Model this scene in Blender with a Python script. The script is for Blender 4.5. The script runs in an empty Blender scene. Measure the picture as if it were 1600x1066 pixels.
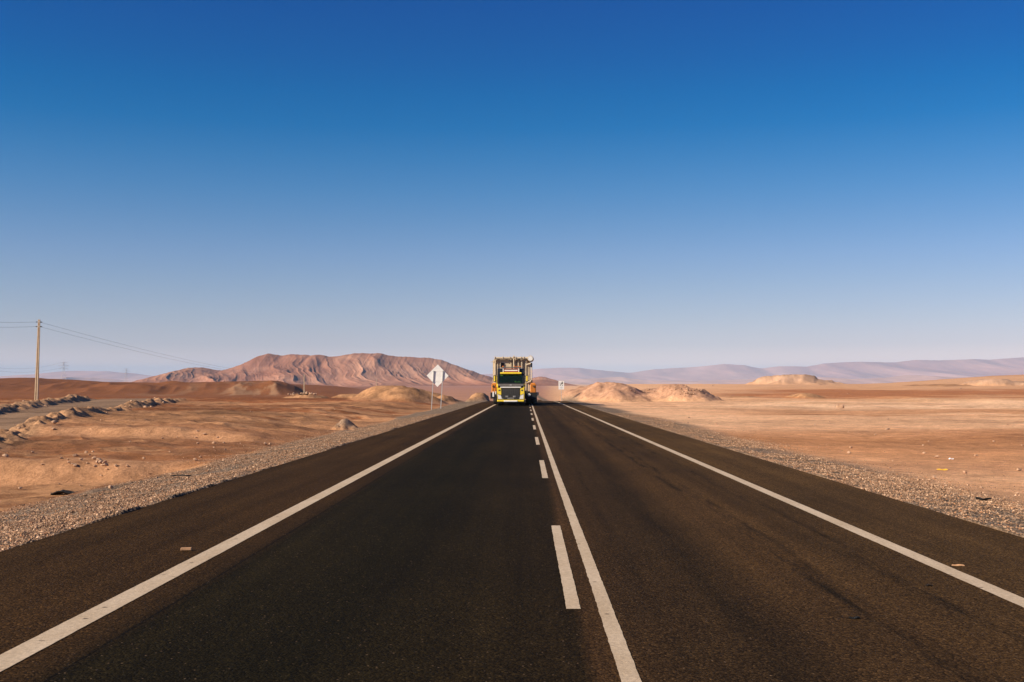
import bpy, bmesh, math, random
import numpy as np
from mathutils import Vector, Matrix

random.seed(7)
rng = np.random.default_rng(11)
scene = bpy.context.scene
COL = scene.collection
R = math.radians

# ------------------------------------------------------------------ camera
FPX, CAMH = 1750.0, 1.62                 # focal length in photo pixels, eye height
cam = bpy.data.cameras.new('camera')
cam.sensor_width = 36.0
cam.lens = 36.0 * FPX / 1600.0
cam.clip_start, cam.clip_end = 0.1, 200000.0
camo = bpy.data.objects.new('camera', cam)
COL.objects.link(camo)
YAW, PITCH = math.atan(22 / FPX), math.atan(74 / FPX)
camo.location = (0, 0, CAMH)
camo.rotation_euler = (R(90) + PITCH, 0, YAW)
scene.camera = camo
_M = np.array(camo.rotation_euler.to_matrix())

def at(px, py, Y):
    """point at depth Y along the road seen at photo pixel (px, py)"""
    d = _M @ np.array([(px - 800) / FPX, (533 - py) / FPX, -1.0])
    t = Y / d[1]
    return Vector((d[0] * t, Y, CAMH + d[2] * t))

def upx(x, y, z):
    """photo column of world points (arrays)"""
    v = np.stack([x, y, z - CAMH]).reshape(3, -1)
    c = _M.T @ v
    dep = np.where(np.abs(c[2]) < 1e-6, -1e-6, c[2])
    u = np.where(c[2] < -1e-6, 800 + FPX * c[0] / -dep, np.where(c[0] > 0, 9000.0, -9000.0))
    return u.reshape(np.shape(x))

# ------------------------------------------------------------------ noise
def _hash(ix, iy, s):
    h = (ix.astype(np.int64) * 374761393 + iy.astype(np.int64) * 668265263 + s * 974634777) & 0xFFFFFFFF
    h = ((h ^ (h >> 13)) * 1274126177) & 0xFFFFFFFF
    h = (h ^ (h >> 16)) & 0xFFFFFFFF
    return h.astype(np.float64) / 4294967295.0

def vn(x, y, s=0):
    ix, iy = np.floor(x), np.floor(y)
    fx, fy = x - ix, y - iy
    ux = fx * fx * fx * (fx * (fx * 6 - 15) + 10)
    uy = fy * fy * fy * (fy * (fy * 6 - 15) + 10)
    a, b = _hash(ix, iy, s), _hash(ix + 1, iy, s)
    c, d = _hash(ix, iy + 1, s), _hash(ix + 1, iy + 1, s)
    return (a + (b - a) * ux + (c - a) * uy + (a - b - c + d) * ux * uy) * 2 - 1

def fbm(x, y, wl, octs, s=0, gain=0.5, sp=None):
    out, amp, c, sn = 0.0, 1.0, math.cos(0.6), math.sin(0.6)
    for k in range(octs):
        w = 1.0 if sp is None else np.clip(wl / (2.0 * sp) - 0.5, 0, 1)
        out = out + amp * w * vn(x / wl + 17.3 * k, y / wl - 9.1 * k, s + k)
        x, y = c * x - sn * y, sn * x + c * y
        wl *= 0.5
        amp *= gain
    return out

def ridged(x, y, wl, octs, s=0, gain=0.5):
    out, amp = 0.0, 1.0
    for k in range(octs):
        out = out + amp * (1 - 2 * np.abs(vn(x / wl + 5.7 * k, y / wl + 3.1 * k, s + k)))
        wl *= 0.5
        amp *= gain
    return out

def ss(a, b, t):
    t = np.clip((t - a) / (b - a), 0, 1)
    return t * t * (3 - 2 * t)

# ------------------------------------------------------------------ materials
def new_mat(name):
    m = bpy.data.materials.new(name)
    m.use_nodes = True
    nt = m.node_tree
    return m, nt, nt.nodes['Principled BSDF']

def N(nt, kind, **kw):
    n = nt.nodes.new(kind)
    for k, v in kw.items():
        if k in n.inputs.keys() if hasattr(n.inputs, 'keys') else False:
            n.inputs[k].default_value = v
        else:
            setattr(n, k, v)
    return n

def mixc(nt, fac, a, b, mode='MIX'):
    n = nt.nodes.new('ShaderNodeMix')
    n.data_type = 'RGBA'
    n.blend_type = mode
    for s, v in ((n.inputs[0], fac), (n.inputs[6], a), (n.inputs[7], b)):
        if isinstance(v, bpy.types.NodeSocket):
            nt.links.new(v, s)
        elif isinstance(v, (int, float)):
            s.default_value = v
        else:
            s.default_value = (*v, 1.0)
    return n.outputs[2]

def ramp(nt, src, stops):
    n = nt.nodes.new('ShaderNodeValToRGB')
    e = n.color_ramp.elements
    while len(e) < len(stops):
        e.new(0.5)
    for i, (p, c) in enumerate(stops):
        e[i].position = p
        e[i].color = (*c, 1.0) if not isinstance(c, (int, float)) else (c, c, c, 1.0)
    nt.links.new(src, n.inputs[0])
    return n.outputs[0]

def noise(nt, co, scale, detail=4, rough=0.55, dist=0.0):
    n = nt.nodes.new('ShaderNodeTexNoise')
    n.inputs['Scale'].default_value = scale
    n.inputs['Detail'].default_value = detail
    n.inputs['Roughness'].default_value = rough
    n.inputs['Distortion'].default_value = dist
    nt.links.new(co, n.inputs['Vector'])
    return n.outputs[0]

def mapping(nt, co, scale=(1, 1, 1), loc=(0, 0, 0)):
    n = nt.nodes.new('ShaderNodeMapping')
    n.inputs['Scale'].default_value = scale
    n.inputs['Location'].default_value = loc
    nt.links.new(co, n.inputs['Vector'])
    return n.outputs[0]

def objco(nt):
    return nt.nodes.new('ShaderNodeTexCoord').outputs['Object']

def bump(nt, b, h, strength, dist):
    n = nt.nodes.new('ShaderNodeBump')
    n.inputs['Strength'].default_value = strength
    n.inputs['Distance'].default_value = dist
    nt.links.new(h, n.inputs['Height'])
    nt.links.new(n.outputs[0], b.inputs['Normal'])

def math_n(nt, op, a, b=None, c=None):
    n = nt.nodes.new('ShaderNodeMath')
    n.operation = op
    for s, v in zip(n.inputs, (a, b, c)):
        if v is None:
            continue
        if isinstance(v, bpy.types.NodeSocket):
            nt.links.new(v, s)
        else:
            s.default_value = v
    return n.outputs[0]

def simple(name, col, rough=0.6, metal=0.0, var=0.18, scale=3.0, spec=0.4, dirt=None, coat=0.0):
    m, nt, b = new_mat(name)
    co = objco(nt)
    n1 = noise(nt, co, scale, 5)
    lo = tuple(max(0, c * (1 - var)) for c in col)
    hi = tuple(min(1, c * (1 + var)) for c in col)
    c = ramp(nt, n1, [(0.3, lo), (0.7, hi)])
    if dirt:
        d = ramp(nt, noise(nt, co, scale * 2.7, 6, 0.65), [(0.48, 0.0), (0.75, 0.75)])
        c = mixc(nt, d, c, dirt)
    nt.links.new(c, b.inputs['Base Color'])
    b.inputs['Roughness'].default_value = rough
    b.inputs['Metallic'].default_value = metal
    b.inputs['Specular IOR Level'].default_value = spec
    b.inputs['Coat Weight'].default_value = coat
    return m

DUST = (0.30, 0.19, 0.12)
M = {
    'yellow': simple('yellow_paint', (0.93, 0.68, 0.05), 0.35, var=0.08, dirt=None, coat=0.3),
    'black': simple('black_plastic', (0.018, 0.019, 0.02), 0.45),
    'charcoal': simple('charcoal_trim', (0.10, 0.092, 0.08), 0.5),
    'grey': simple('grey_trim', (0.17, 0.155, 0.14), 0.45),
    'white': simple('white_paint', (0.78, 0.76, 0.72), 0.4, var=0.06),
    'chrome': simple('bright_metal', (0.75, 0.73, 0.70), 0.3, metal=0.6, var=0.06),
    'rubber': simple('tyre_rubber', (0.022, 0.02, 0.018), 0.85, dirt=(0.06, 0.045, 0.03)),
    'rim': simple('wheel_rim', (0.35, 0.33, 0.30), 0.5, metal=0.5, dirt=(0.1, 0.07, 0.05)),
    'beige': simple('beige_tank_paint', (0.54, 0.44, 0.31), 0.55, var=0.10, scale=1.2, dirt=(0.33, 0.25, 0.17)),
    'dark_steel': simple('dark_steel', (0.04, 0.036, 0.032), 0.6),
    'orange': simple('orange_paint', (0.66, 0.24, 0.035), 0.5, var=0.15, dirt=(0.4, 0.17, 0.05)),
    'red': simple('red_panel', (0.30, 0.035, 0.02), 0.5),
    'amber': simple('amber_lens', (0.75, 0.20, 0.015), 0.3),
    'lens': simple('headlight_lens', (0.80, 0.76, 0.70), 0.15, var=0.05),
    'vest': simple('high_visibility_cloth', (0.70, 0.90, 0.10), 0.7),
    'concrete': simple('pole_concrete', (0.60, 0.46, 0.30), 0.85, var=0.15, scale=1.5),
    'wire': simple('cable_dark', (0.05, 0.05, 0.055), 0.6),
    'galv': simple('galvanised_steel', (0.50, 0.49, 0.47), 0.5, metal=0.35, var=0.1),
    'sign_back': simple('sign_back_metal', (0.83, 0.81, 0.77), 0.5, metal=0.0, var=0.07, scale=2.0),
    'sign_white': simple('sign_white_face', (0.80, 0.77, 0.73), 0.5, var=0.04),
    'sign_black': simple('sign_black_ink', (0.03, 0.028, 0.026), 0.6),
    'wood': simple('weathered_wood', (0.46, 0.255, 0.13), 0.8, var=0.25, scale=20),
    'scrap': simple('black_scrap', (0.006, 0.007, 0.008), 0.7),
    'litter_white': simple('white_litter', (0.82, 0.80, 0.80), 0.5, var=0.05),
    'litter_yellow': simple('yellow_litter', (0.80, 0.45, 0.04), 0.6, var=0.05),
}
mg, nt, b = new_mat('windscreen_glass')
b.inputs['Base Color'].default_value = (0.02, 0.04, 0.035, 1)
b.inputs['Roughness'].default_value = 0.04
tr = nt.nodes.new('ShaderNodeBsdfTransparent')
tr.inputs[0].default_value = (0.55, 0.72, 0.62, 1)
mx = nt.nodes.new('ShaderNodeMixShader')
mx.inputs[0].default_value = 0.26
nt.links.new(tr.outputs[0], mx.inputs[1])
nt.links.new(b.outputs[0], mx.inputs[2])
nt.links.new(mx.outputs[0], nt.nodes['Material Output'].inputs['Surface'])
M['glass'] = mg

# ------------------------------------------------------------------ mesh helpers
class MB:
    def __init__(self):
        self.bm = bmesh.new()

    def box(self, c, s, bev=0.0, rot=None):
        vs = bmesh.ops.create_cube(self.bm, size=1.0)['verts']
        bmesh.ops.scale(self.bm, vec=Vector(s), verts=vs)
        if bev > 0:
            es = list({e for v in vs for e in v.link_edges})
            r = bmesh.ops.bevel(self.bm, geom=es, offset=bev, segments=2, affect='EDGES', profile=0.5)
            vs = list({v for f in r['faces'] for v in f.verts} | {v for v in vs if v.is_valid})
        if rot is not None:
            bmesh.ops.rotate(self.bm, cent=(0, 0, 0), matrix=rot, verts=vs)
        bmesh.ops.translate(self.bm, vec=Vector(c), verts=vs)
        return self

    def cyl(self, p0, p1, r0, r1=None, seg=16, caps=True):
        p0, p1 = Vector(p0), Vector(p1)
        d = p1 - p0
        q = Vector((0, 0, 1)).rotation_difference(d.normalized()).to_matrix().to_4x4()
        q.translation = (p0 + p1) / 2
        bmesh.ops.create_cone(self.bm, cap_ends=caps, segments=seg, radius1=r0, radius2=r0 if r1 is None else r1,
                              depth=d.length, matrix=q)
        return self

    def prism(self, pts, x0, x1):
        """profile (y, z) extruded along x"""
        a = [self.bm.verts.new((x0, y, z)) for y, z in pts]
        c = [self.bm.verts.new((x1, y, z)) for y, z in pts]
        self.bm.faces.new(a)
        self.bm.faces.new(list(reversed(c)))
        n = len(pts)
        for i in range(n):
            self.bm.faces.new((a[i], c[i], c[(i + 1) % n], a[(i + 1) % n]))
        return self

    def plate(self, pts, y0, y1):
        """outline (x, z) extruded along y"""
        a = [self.bm.verts.new((x, y0, z)) for x, z in pts]
        c = [self.bm.verts.new((x, y1, z)) for x, z in pts]
        self.bm.faces.new(a)
        self.bm.faces.new(list(reversed(c)))
        n = len(pts)
        for i in range(n):
            self.bm.faces.new((a[i], c[i], c[(i + 1) % n], a[(i + 1) % n]))
        return self

    def tube(self, pts, r, seg=5):
        for p, q in zip(pts[:-1], pts[1:]):
            self.cyl(p, q, r, seg=seg)
        return self

    def build(self, name, mat, parent=None, smooth=False):
        bmesh.ops.recalc_face_normals(self.bm, faces=self.bm.faces)
        me = bpy.data.meshes.new(name)
        self.bm.to_mesh(me)
        self.bm.free()
        o = bpy.data.objects.new(name, me)
        COL.objects.link(o)
        me.materials.append(M[mat] if isinstance(mat, str) else mat)
        if smooth:
            for p in me.polygons:
                p.use_smooth = True
            try:
                me.set_sharp_from_angle(angle=R(35))
            except Exception:
                pass
        o.parent = parent
        return o

def tag(o, label=None, cat=None, group=None, kind=None):
    for k, v in (('label', label), ('category', cat), ('group', group), ('kind', kind)):
        if v:
            o[k] = v
    return o

def empty(name, loc=(0, 0, 0), rz=0.0):
    o = bpy.data.objects.new(name, None)
    o.empty_display_size = 0.3
    COL.objects.link(o)
    o.location = loc
    o.rotation_euler = (0, 0, rz)
    return o

KIDS = {}
def copy_tree(o, parent=None):
    c = o.copy()
    COL.objects.link(c)
    if parent is not None:
        c.parent = parent
    for ch in list(o.children):
        copy_tree(ch, c)
    return c

def np_mesh(name, verts, faces, mats, smooth=True, kind=None, attrs=()):
    me = bpy.data.meshes.new(name)
    faces = np.asarray(faces, np.int32)
    k = faces.shape[1]
    me.vertices.add(len(verts))
    me.vertices.foreach_set('co', np.asarray(verts, np.float32).ravel())
    me.loops.add(faces.size)
    me.loops.foreach_set('vertex_index', faces.ravel())
    me.polygons.add(len(faces))
    me.polygons.foreach_set('loop_start', np.arange(0, faces.size, k, dtype=np.int32))
    me.polygons.foreach_set('use_smooth', np.full(len(faces), smooth))
    for an, typ, data in attrs:
        a = me.attributes.new(an, typ, 'POINT')
        a.data.foreach_set('color' if typ == 'FLOAT_COLOR' else 'value', np.asarray(data, np.float32).ravel())
    me.update(calc_edges=True)
    me.validate()
    o = bpy.data.objects.new(name, me)
    COL.objects.link(o)
    for m in mats:
        me.materials.append(m)
    if kind:
        o['kind'] = kind
    return o

def grid_faces(nr, nc):
    i = np.arange(nr - 1)[:, None] * nc + np.arange(nc - 1)[None, :]
    return np.stack([i, i + 1, i + nc + 1, i + nc], -1).reshape(-1, 4)

# ------------------------------------------------------------------ terrain
XL, XR = -5.22, 5.40                      # asphalt edges
EDGE_L, EDGE_R = -3.10, 3.76              # edge lines
_D = np.array([0, 100, 130, 155, 200, 300, 400, 600, 1000, 2000, 3500, 7000, 14000, 40000], float)
_PM = np.array([0, 0, 0, -.12, -.75, -2.2, -2.6, -2.6, -1.5, 2.0, 9.0, 24, 55, 150])
_PR = np.array([0, 0, 0, 0, .1, .6, 1.2, 2.6, 5.6, 6.5, 4, 10, 40, 120])
_PL = np.array([0, 0, .1, .1, -.3, -.9, -1.3, -.6, .5, 1.0, 2, 12, 40, 120])

def road_z(y):
    return np.interp(y, _D, _PM)

def seg_dist(x, y, pts):
    """distance to a polyline, signed side, and fraction along it"""
    best = np.full(np.shape(x), 1e9)
    side = np.zeros(np.shape(x))
    frac = np.zeros(np.shape(x))
    n = len(pts) - 1
    for i in range(n):
        (ax, ay), (bx, by) = pts[i], pts[i + 1]
        dx, dy = bx - ax, by - ay
        L2 = dx * dx + dy * dy
        t = np.clip(((x - ax) * dx + (y - ay) * dy) / L2, 0, 1)
        d = np.hypot(x - ax - t * dx, y - ay - t * dy)
        m = d < best
        best = np.where(m, d, best)
        side = np.where(m, np.sign(dx * (y - ay) - dy * (x - ax)), side)
        frac = np.where(m, (i + t) / n, frac)
    return best, side, frac

NEAR_BERM = [(-16, 30), (-20.5, 44), (-23.5, 56), (-27.5, 74), (-33, 96), (-41, 128), (-48, 158)]
FAR_BERM = [(-33, 62), (-38, 80), (-46, 104), (-53, 128), (-62, 160)]
TRACK = [(-20, 20), (-26, 44), (-31, 66), (-37, 86), (-44, 112), (-53, 150), (-60, 185)]

# mounds: photo column, row of the top, depth, half width (px), half depth (m), plateau, roughness, kind
MOUNDS = [
    (624, 602.8, 150, 88, 14, 1.25, .03, 'tan'),
    (694, 616.5, 150, 40, 6, 1.0, .03, 'tan'),
    (748, 614.0, 158, 24, 5, 1.2, .05, 'tan'),
    (560, 616.0, 190, 48, 6, 1.4, .16, 'tan'),
    (477, 616.0, 205, 44, 6, 1.2, .12, 'tan'),
    (541, 652.0, 60, 24, 1.6, 1.0, .07, 'grey'),
    (955, 596.6, 175, 80, 18, 1.15, .05, 'pink'),
    (908, 608.5, 180, 44, 12, 1.1, .05, 'pink'),
    (1004, 610.0, 180, 46, 12, 1.2, .05, 'pink'),
    (1054, 600.2, 170, 56, 14, 1.25, .06, 'pink'),
    (1088, 607.5, 164, 40, 9, 1.2, .08, 'pink'),
    (1236, 585.5, 900, 58, 60, 1.5, .35, 'pale'),
    (1285, 593.0, 900, 38, 50, 1.2, .2, 'pale'),
    (1256, 614.0, 200, 30, 7, 1.0, .03, 'tan'),
    (1160, 619.0, 190, 28, 6, 1.0, .03, 'tan'),
    (1548, 592.5, 620, 30, 40, 1.5, .25, 'pale'),
    (1604, 596, 600, 34, 36, 1.3, .25, 'pale'),
    (1462, 600.5, 600, 50, 36, 1.2, .15, 'tan'),
]

def base_z(x, y, sp):
    yy = np.maximum(y, 0.5)
    u = upx(x, yy, np.zeros_like(x) + 0.0)
    wl = 1 - ss(500, 610, u)
    wr = ss(880, 985, u)
    pm, pl, pr = np.interp(y, _D, _PM), np.interp(y, _D, _PL), np.interp(y, _D, _PR)
    # rises at both edges of the picture
    pr = pr + ss(500, 1100, y) * ss(1330, 1620, u) * 9.0
    z = pm + (pl - pm) * wl + (pr - pm) * wr
    # low brown hill on the left, steep on its right end
    hill_top = np.interp(u, [-200, 0, 60, 110, 170, 250, 330, 400, 432, 448, 460, 474, 488],
                         [591, 591, 590.3, 593.5, 597, 598, 597, 595, 595.6, 598.5, 603, 612, 617])
    hz = CAMH + (607 - hill_top) / FPX * 640
    hs = ss(430, 640, y + 26 * fbm(x, y, 120, 3, 91, sp=sp))
    gul = fbm(x, y, 75, 4, 44, sp=sp) * 1.0 + ridged(x + .25 * y, y * 0.22, 26, 3, 61) * 0.75
    lw = (1 - ss(484, 500, u))
    z = z + (np.maximum(hz - z, 0) * hs + gul * hs * (1 - hs) * 5.5) * lw
    # a second brown rise behind it
    r2 = CAMH + (607 - np.interp(u, [440, 480, 530, 570, 600, 640], [600.5, 601, 604, 608.5, 612, 620])) / FPX * 1100
    s2 = ss(750, 1100, y) * ss(420, 450, u) * (1 - ss(600, 640, u))
    z = z + np.maximum(r2 - z, 0) * s2
    return z, u

def terrain(x, y, sp=None):
    """height and soil colour of the desert at points x, y"""
    if sp is None:
        sp = np.full(np.shape(x), 0.05)
    z, u = base_z(x, y, sp)
    rz = road_z(y)
    sL, sR = XL - x, x - XR
    s = np.maximum(np.maximum(sL, sR), 0)            # distance out from the asphalt
    left = x < 0
    far = ss(60, 170, y)
    wig = 0.35 * fbm(x, y, 5.0, 3, 3, sp=sp)
    # left desert lies lower near the camera, with two cut banks
    fade = ss(9.2, 10.6 + 7.0 * ss(36, 60, y), -x + wig)
    yA = 31.5 + 1.6 * fbm(x, y * .3, 7, 3, 21) - 0.10 * (x + 12)
    yB = 44.0 + 1.8 * fbm(x, y * .3, 9, 3, 22) - 0.12 * (x + 12)
    stepA = ss(0, 1.1, y - yA) * 0.46
    stepB = ss(0, 1.3, y - yB) * 0.40
    lowL = -0.98 + stepA + stepB + ss(20, 5, y) * 0.25 + ss(50, 80, y) * 0.12
    lowL = lowL * (1 - far) + far * (-0.12)
    offL = np.interp(s, [0, .25, 3.6, 4.2, 7], [0, -.03, -.52, -.57, -.60]) * (1 - .6 * far)
    offL = offL + (lowL - offL) * fade
    offR = np.interp(s, [0, .3, 3.0, 6, 9], [0, -.03, -.20, -.28, -.33]) * (1 - .5 * far)
    z = z + np.where(left, offL, offR)
    # close to the road the ground follows the carriageway
    k = 1 - ss(0.5, 26, s)
    near_rz = rz + np.where(left, offL, offR)
    z = z + (near_rz - z) * k * ss(120, 150, y) * (1 - ss(900, 1500, y))
    on = s <= 0
    # undulation and crust
    und = ss(1.5, 7, s)
    dfac = np.clip(y / 60, .35, 3.0)
    z = z + und * (0.10 * dfac * fbm(x, y, 14, 3, 31, sp=sp) + 0.040 * fbm(x, y, 2.2, 5, 35, .62, sp=sp) * (0.55 + 1.25 * left))
    # eroded crust ripples on the left foreground
    ero = np.maximum(ridged(x + .5 * y, y * .8 - .3 * x, 8.5, 4, 151, .55) - .15, 0)
    z = z + und * left * .13 * ero * ss(26, 50, y) * (1 - ss(120, 170, y)) * ss(9.5, 14, -x)
    ripl = ridged(x * .45 + .4 * y, y * 1.3 - .2 * x, 2.6, 3, 51)
    z = z + und * left * 0.035 * ripl * (1 - ss(60, 130, y))
    ripr = ridged(x * .35, y * 1.0, 5.0, 3, 57)
    z = z + und * (~left) * 0.022 * ripr * (1 - ss(90, 190, y))
    # gravel verge
    gw_l = 3.85 + 0.35 * fbm(x * .2, y, 6, 3, 71)
    gw_r = 2.05 + 0.45 * fbm(x * .2, y, 8, 3, 72)
    grav = np.where(left, 1 - ss(-.2, .45, s - gw_l), 1 - ss(-.7, .9, s - gw_r)) * (~on)
    z = z + grav * (0.022 * fbm(x, y, .35, 2, 77, sp=sp) + 0.03 * fbm(x, y, 1.6, 2, 79, sp=sp))
    # ---- colour of the soil
    def C(*c):
        return np.array(c)
    def multi(ax, ay, wl, octs, sd, g_):
        tot = sum(g_ ** (2 * k) for k in range(octs)) ** .5
        return fbm(ax, ay, wl, octs, sd, g_, sp=sp * .5) / tot * 1.55
    pA = multi(x * .50 + y * .12, y, 46.0, 8, 401, .86)
    pB = multi(x * .62 - y * .10, y, 30.0, 8, 421, .84)
    pC = multi(x * .80, y, 9.0, 6, 441, .85)
    n1 = fbm(x, y, 22, 4, 101, sp=sp * .7)
    n2 = fbm(x * .5, y, 5.5, 4, 111, sp=sp * .7)
    n3 = fbm(x * .30 + y * .05, y, 9.0, 4, 121, sp=sp * .7)
    yw = y * (1 + .10 * n1 + .05 * n2)
    def prof(v, xs, cs):
        cs = np.array(cs)
        return np.stack([np.interp(v, xs, cs[:, i]) for i in range(3)], -1)
    cr = prof(yw, [8, 24, 31, 40, 60, 80, 98, 112, 140, 150, 195, 215, 380, 430, 900, 1300],
              [C(.52, .30, .175), C(.52, .30, .175), C(.46, .235, .12), C(.40, .19, .088), C(.40, .19, .092), C(.43, .22, .115),
               C(.45, .24, .13), C(.64, .42, .275), C(.64, .41, .265), C(.52, .31, .185), C(.45, .235, .125), C(.32, .135, .062),
               C(.33, .14, .064), C(.48, .27, .155), C(.48, .28, .17), C(.27, .115, .055)])
    cpale = C(.56, .335, .205)
    pw = (1 - ss(1040, 1260, u + 60 * n1)) * ss(38, 60, y)
    cr = cr + (cpale - cr) * pw[..., None]
    st = ss(.10, .42, pA + .3 * n3) * ss(40, 60, yw) * (1 - ss(110, 130, yw))
    cr = cr + (C(.60, .375, .235) - cr) * (st * .70)[..., None]
    cl = prof(yw, [8, 30, 34, 44, 48, 70, 100, 160, 300, 420, 640, 900],
              [C(.42, .235, .135), C(.42, .235, .135), C(.33, .165, .09), C(.34, .17, .093), C(.33, .165, .09), C(.30, .14, .074),
               C(.265, .118, .06), C(.24, .10, .048), C(.25, .105, .05), C(.24, .10, .047), C(.205, .085, .040), C(.22, .09, .042)])
    stl = ss(.26, .50, pA + .35 * n3) * (1 - ss(110, 170, yw))
    cl = cl + (C(.50, .315, .205) - cl) * (stl * .62)[..., None]
    drk = ss(.05, .45, pB) * (1 - ss(110, 170, yw))
    cl = cl + (C(.215, .110, .066) - cl) * (drk * .65)[..., None]
    n4 = fbm(x * .22 + y * .08, y, 3.2, 4, 171, .6, sp=sp * .6)
    crust = (.5 + .5 * left) * und * (1 - ss(140, 200, y))
    cl = cl * (1 + (.16 * n4 + .20 * pC) * (1 - ss(140, 220, y)))[..., None]
    drr_ = ss(.25, .6, pB) * (1 - ss(120, 150, y)) * ss(14, 30, y)
    cr = cr + (C(.33, .155, .078) - cr) * (drr_ * .45)[..., None]
    cr = cr * (1 + (.07 * n4 + .10 * pC) * (1 - ss(140, 220, y)))[..., None]
    bank = np.exp(-((y - yA - .7) / 1.0) ** 2) + np.exp(-((y - yB - .7) / 1.1) ** 2)
    bank = np.clip(bank, 0, 1) * fade * ss(-26, -20, x) * (1 - ss(70, 100, y))
    cl = cl + (C(.475, .295, .205) - cl) * (bank * .85)[..., None]
    # pale fan in front of the hill's gullies
    fan = .7 * ss(.25, .85, ridged(x + y * .16, y * .05, 4.2, 3, 63) + .55 * n1) * ss(400, 450, y) * (1 - ss(540, 600, y)) * ss(325, 365, u) * (1 - ss(428, 442, u))
    fan = fan + .35 * ss(.35, .8, ridged(x * .6 + y * .12, y * .2, 20, 3, 66)) * ss(400, 440, y) * (1 - ss(500, 570, y)) * ss(180, 240, u) * (1 - ss(300, 330, u))
    cl = cl + (C(.40, .265, .18) - cl) * (fan * .8)[..., None]
    cm = prof(y, [0, 130, 200, 600, 2000, 5000], [C(.40, .22, .13), C(.42, .23, .14), C(.42, .225, .14), C(.42, .22, .145), C(.40, .20, .135), C(.38, .2, .14)])
    wl = 1 - ss(520, 640, u)
    wr = ss(840, 880, u)
    wl = np.where(y < 140, np.where(left, 1.0, 0.0), wl)
    wr = np.where(y < 140, np.where(left, 0.0, 1.0), wr)
    mul = C(.96, .83, .63) + (C(.98, .92, .78) - C(.96, .83, .63)) * ss(200, 420, y)[..., None]
    cl = cl * mul
    cr = cr * C(1.30, 1.27, 1.17)
    col = cm + (cl - cm) * wl[..., None] + (cr - cm) * wr[..., None]
    # ---- mounds of spoil
    mcol = {'tan': C(.40, .215, .108), 'pink': C(.45, .255, .16), 'pale': C(.50, .31, .20), 'grav': C(.36, .27, .20), 'grey': C(.36, .24, .16)}
    for i, (px, py, Y, hw, hd, pl_, rg, kd) in enumerate(MOUNDS):
        c = at(px, py, Y)
        rx = hw / FPX * Y
        m = (np.abs(x - c.x) < rx * 1.7) & (np.abs(y - Y) < hd * 1.7)
        if not m.any():
            continue
        xx, yy, ssp = x[m], y[m], sp[m]
        q = np.hypot((xx - c.x) / rx, (yy - Y) / hd) + .22 * fbm(xx, yy, rx * .9, 4, 200 + i)
        w = (1 - ss(0, 1, q ** pl_ if pl_ != 1 else q)) if pl_ < 2 else 1 - ss(.45, 1.0, q)
        w = np.clip(w, 0, 1)
        zo = z[m].copy()
        add = np.maximum(c.z - z[m], 0) * w
        add = add + w ** .5 * rg * (1.3 * fbm(xx, yy, min(3.6, rx), 5, 230 + i, .66) + .9 * (ridged(xx, yy, 1.3 if Y < 250 else 5, 3, 260 + i) - .25))
        z[m] += add
        z[m] += w ** .5 * (.05 if Y < 300 else .2) * fbm(xx, yy, .9 if Y < 300 else 4, 3, 330 + i, .7)
        lim = CAMH + (c.z - CAMH) * yy / Y
        z[m] = np.where(z[m] > lim, np.maximum(lim + (z[m] - lim) * .25, np.minimum(zo, z[m])), z[m])
        mixw = np.clip(w * 3.0, 0, 1)
        mot = 1 + mixw * (.20 * fbm(xx, yy, 1.4 if Y < 300 else 6, 4, 370 + i, .75) + .10 * fbm(xx, yy, 4.5 if Y < 300 else 20, 2, 390 + i))
        col[m] += (mcol[kd] - col[m]) * mixw[:, None]
        col[m] *= mot[:, None]
        grav[m] *= 1 - .9 * mixw
    # ---- dirt track and its rubble berms
    dT, sT, fT = seg_dist(x, y, TRACK)
    hwT = 4.6 + 1.6 * fT
    tk = (1 - ss(-.8, .8, dT - hwT)) * ss(15, 26, y) * (1 - ss(165, 190, y))
    zt = -0.35 + .0026 * y
    z = z + (zt - z) * tk
    tcol = C(.26, .17, .105)[None] * (1 + .16 * n2 + .10 * fbm(x * 1.2 + y * .3, y * .1, 1.0, 2, 141))[..., None]
    col = col + (tcol - col) * (tk * .92)[..., None]
    for bi, (pts, h, w_) in enumerate(((NEAR_BERM, .25, .85), (FAR_BERM, .44, 1.15))):
        d, sd, fr = seg_dist(x, y, pts)
        m = d < 6
        if not m.any():
            continue
        xx, yy = x[m], y[m]
        lump = (.75 if bi == 0 else .90) + (.75 if bi == 0 else .35) * fbm(xx, yy, 15, 2, 301 + bi * 9) + (.42 if bi == 0 else .24) * fbm(xx, yy, 2.9, 5, 305 + bi * 9, .75)
        ends = ss(0.02, .12, fr[m]) * (1 - ss(.90, 1.0, fr[m]))
        w = np.exp(-np.abs(d[m] / (w_ * (.85 + .35 * fbm(xx, yy, 4, 3, 309)))) ** 2.6)
        z[m] += np.clip(lump, .05, 1.6) * h * w * ends + .13 * w * ridged(xx, yy, .8, 3, 311) * ends
        col[m] += (C(.40, .23, .125) - col[m]) * (np.clip(w * 1.5, 0, 1) * ends * .9)[:, None]
    z = np.where(on, rz - .06, z)
    col = col * (1 + .10 * n2 + .07 * fbm(x, y, 1.3, 3, 131, sp=sp * .7))[..., None]
    gc = C(.36, .25, .165)
    col = col + (gc - col) * (grav * .9)[..., None]
    return z, np.clip(col, .01, .9), grav

def ground_z(x, y):
    if XL <= x <= XR:
        return float(road_z(y)) + .002
    return float(terrain(np.array([float(x)]), np.array([float(y)]))[0][0])

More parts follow.
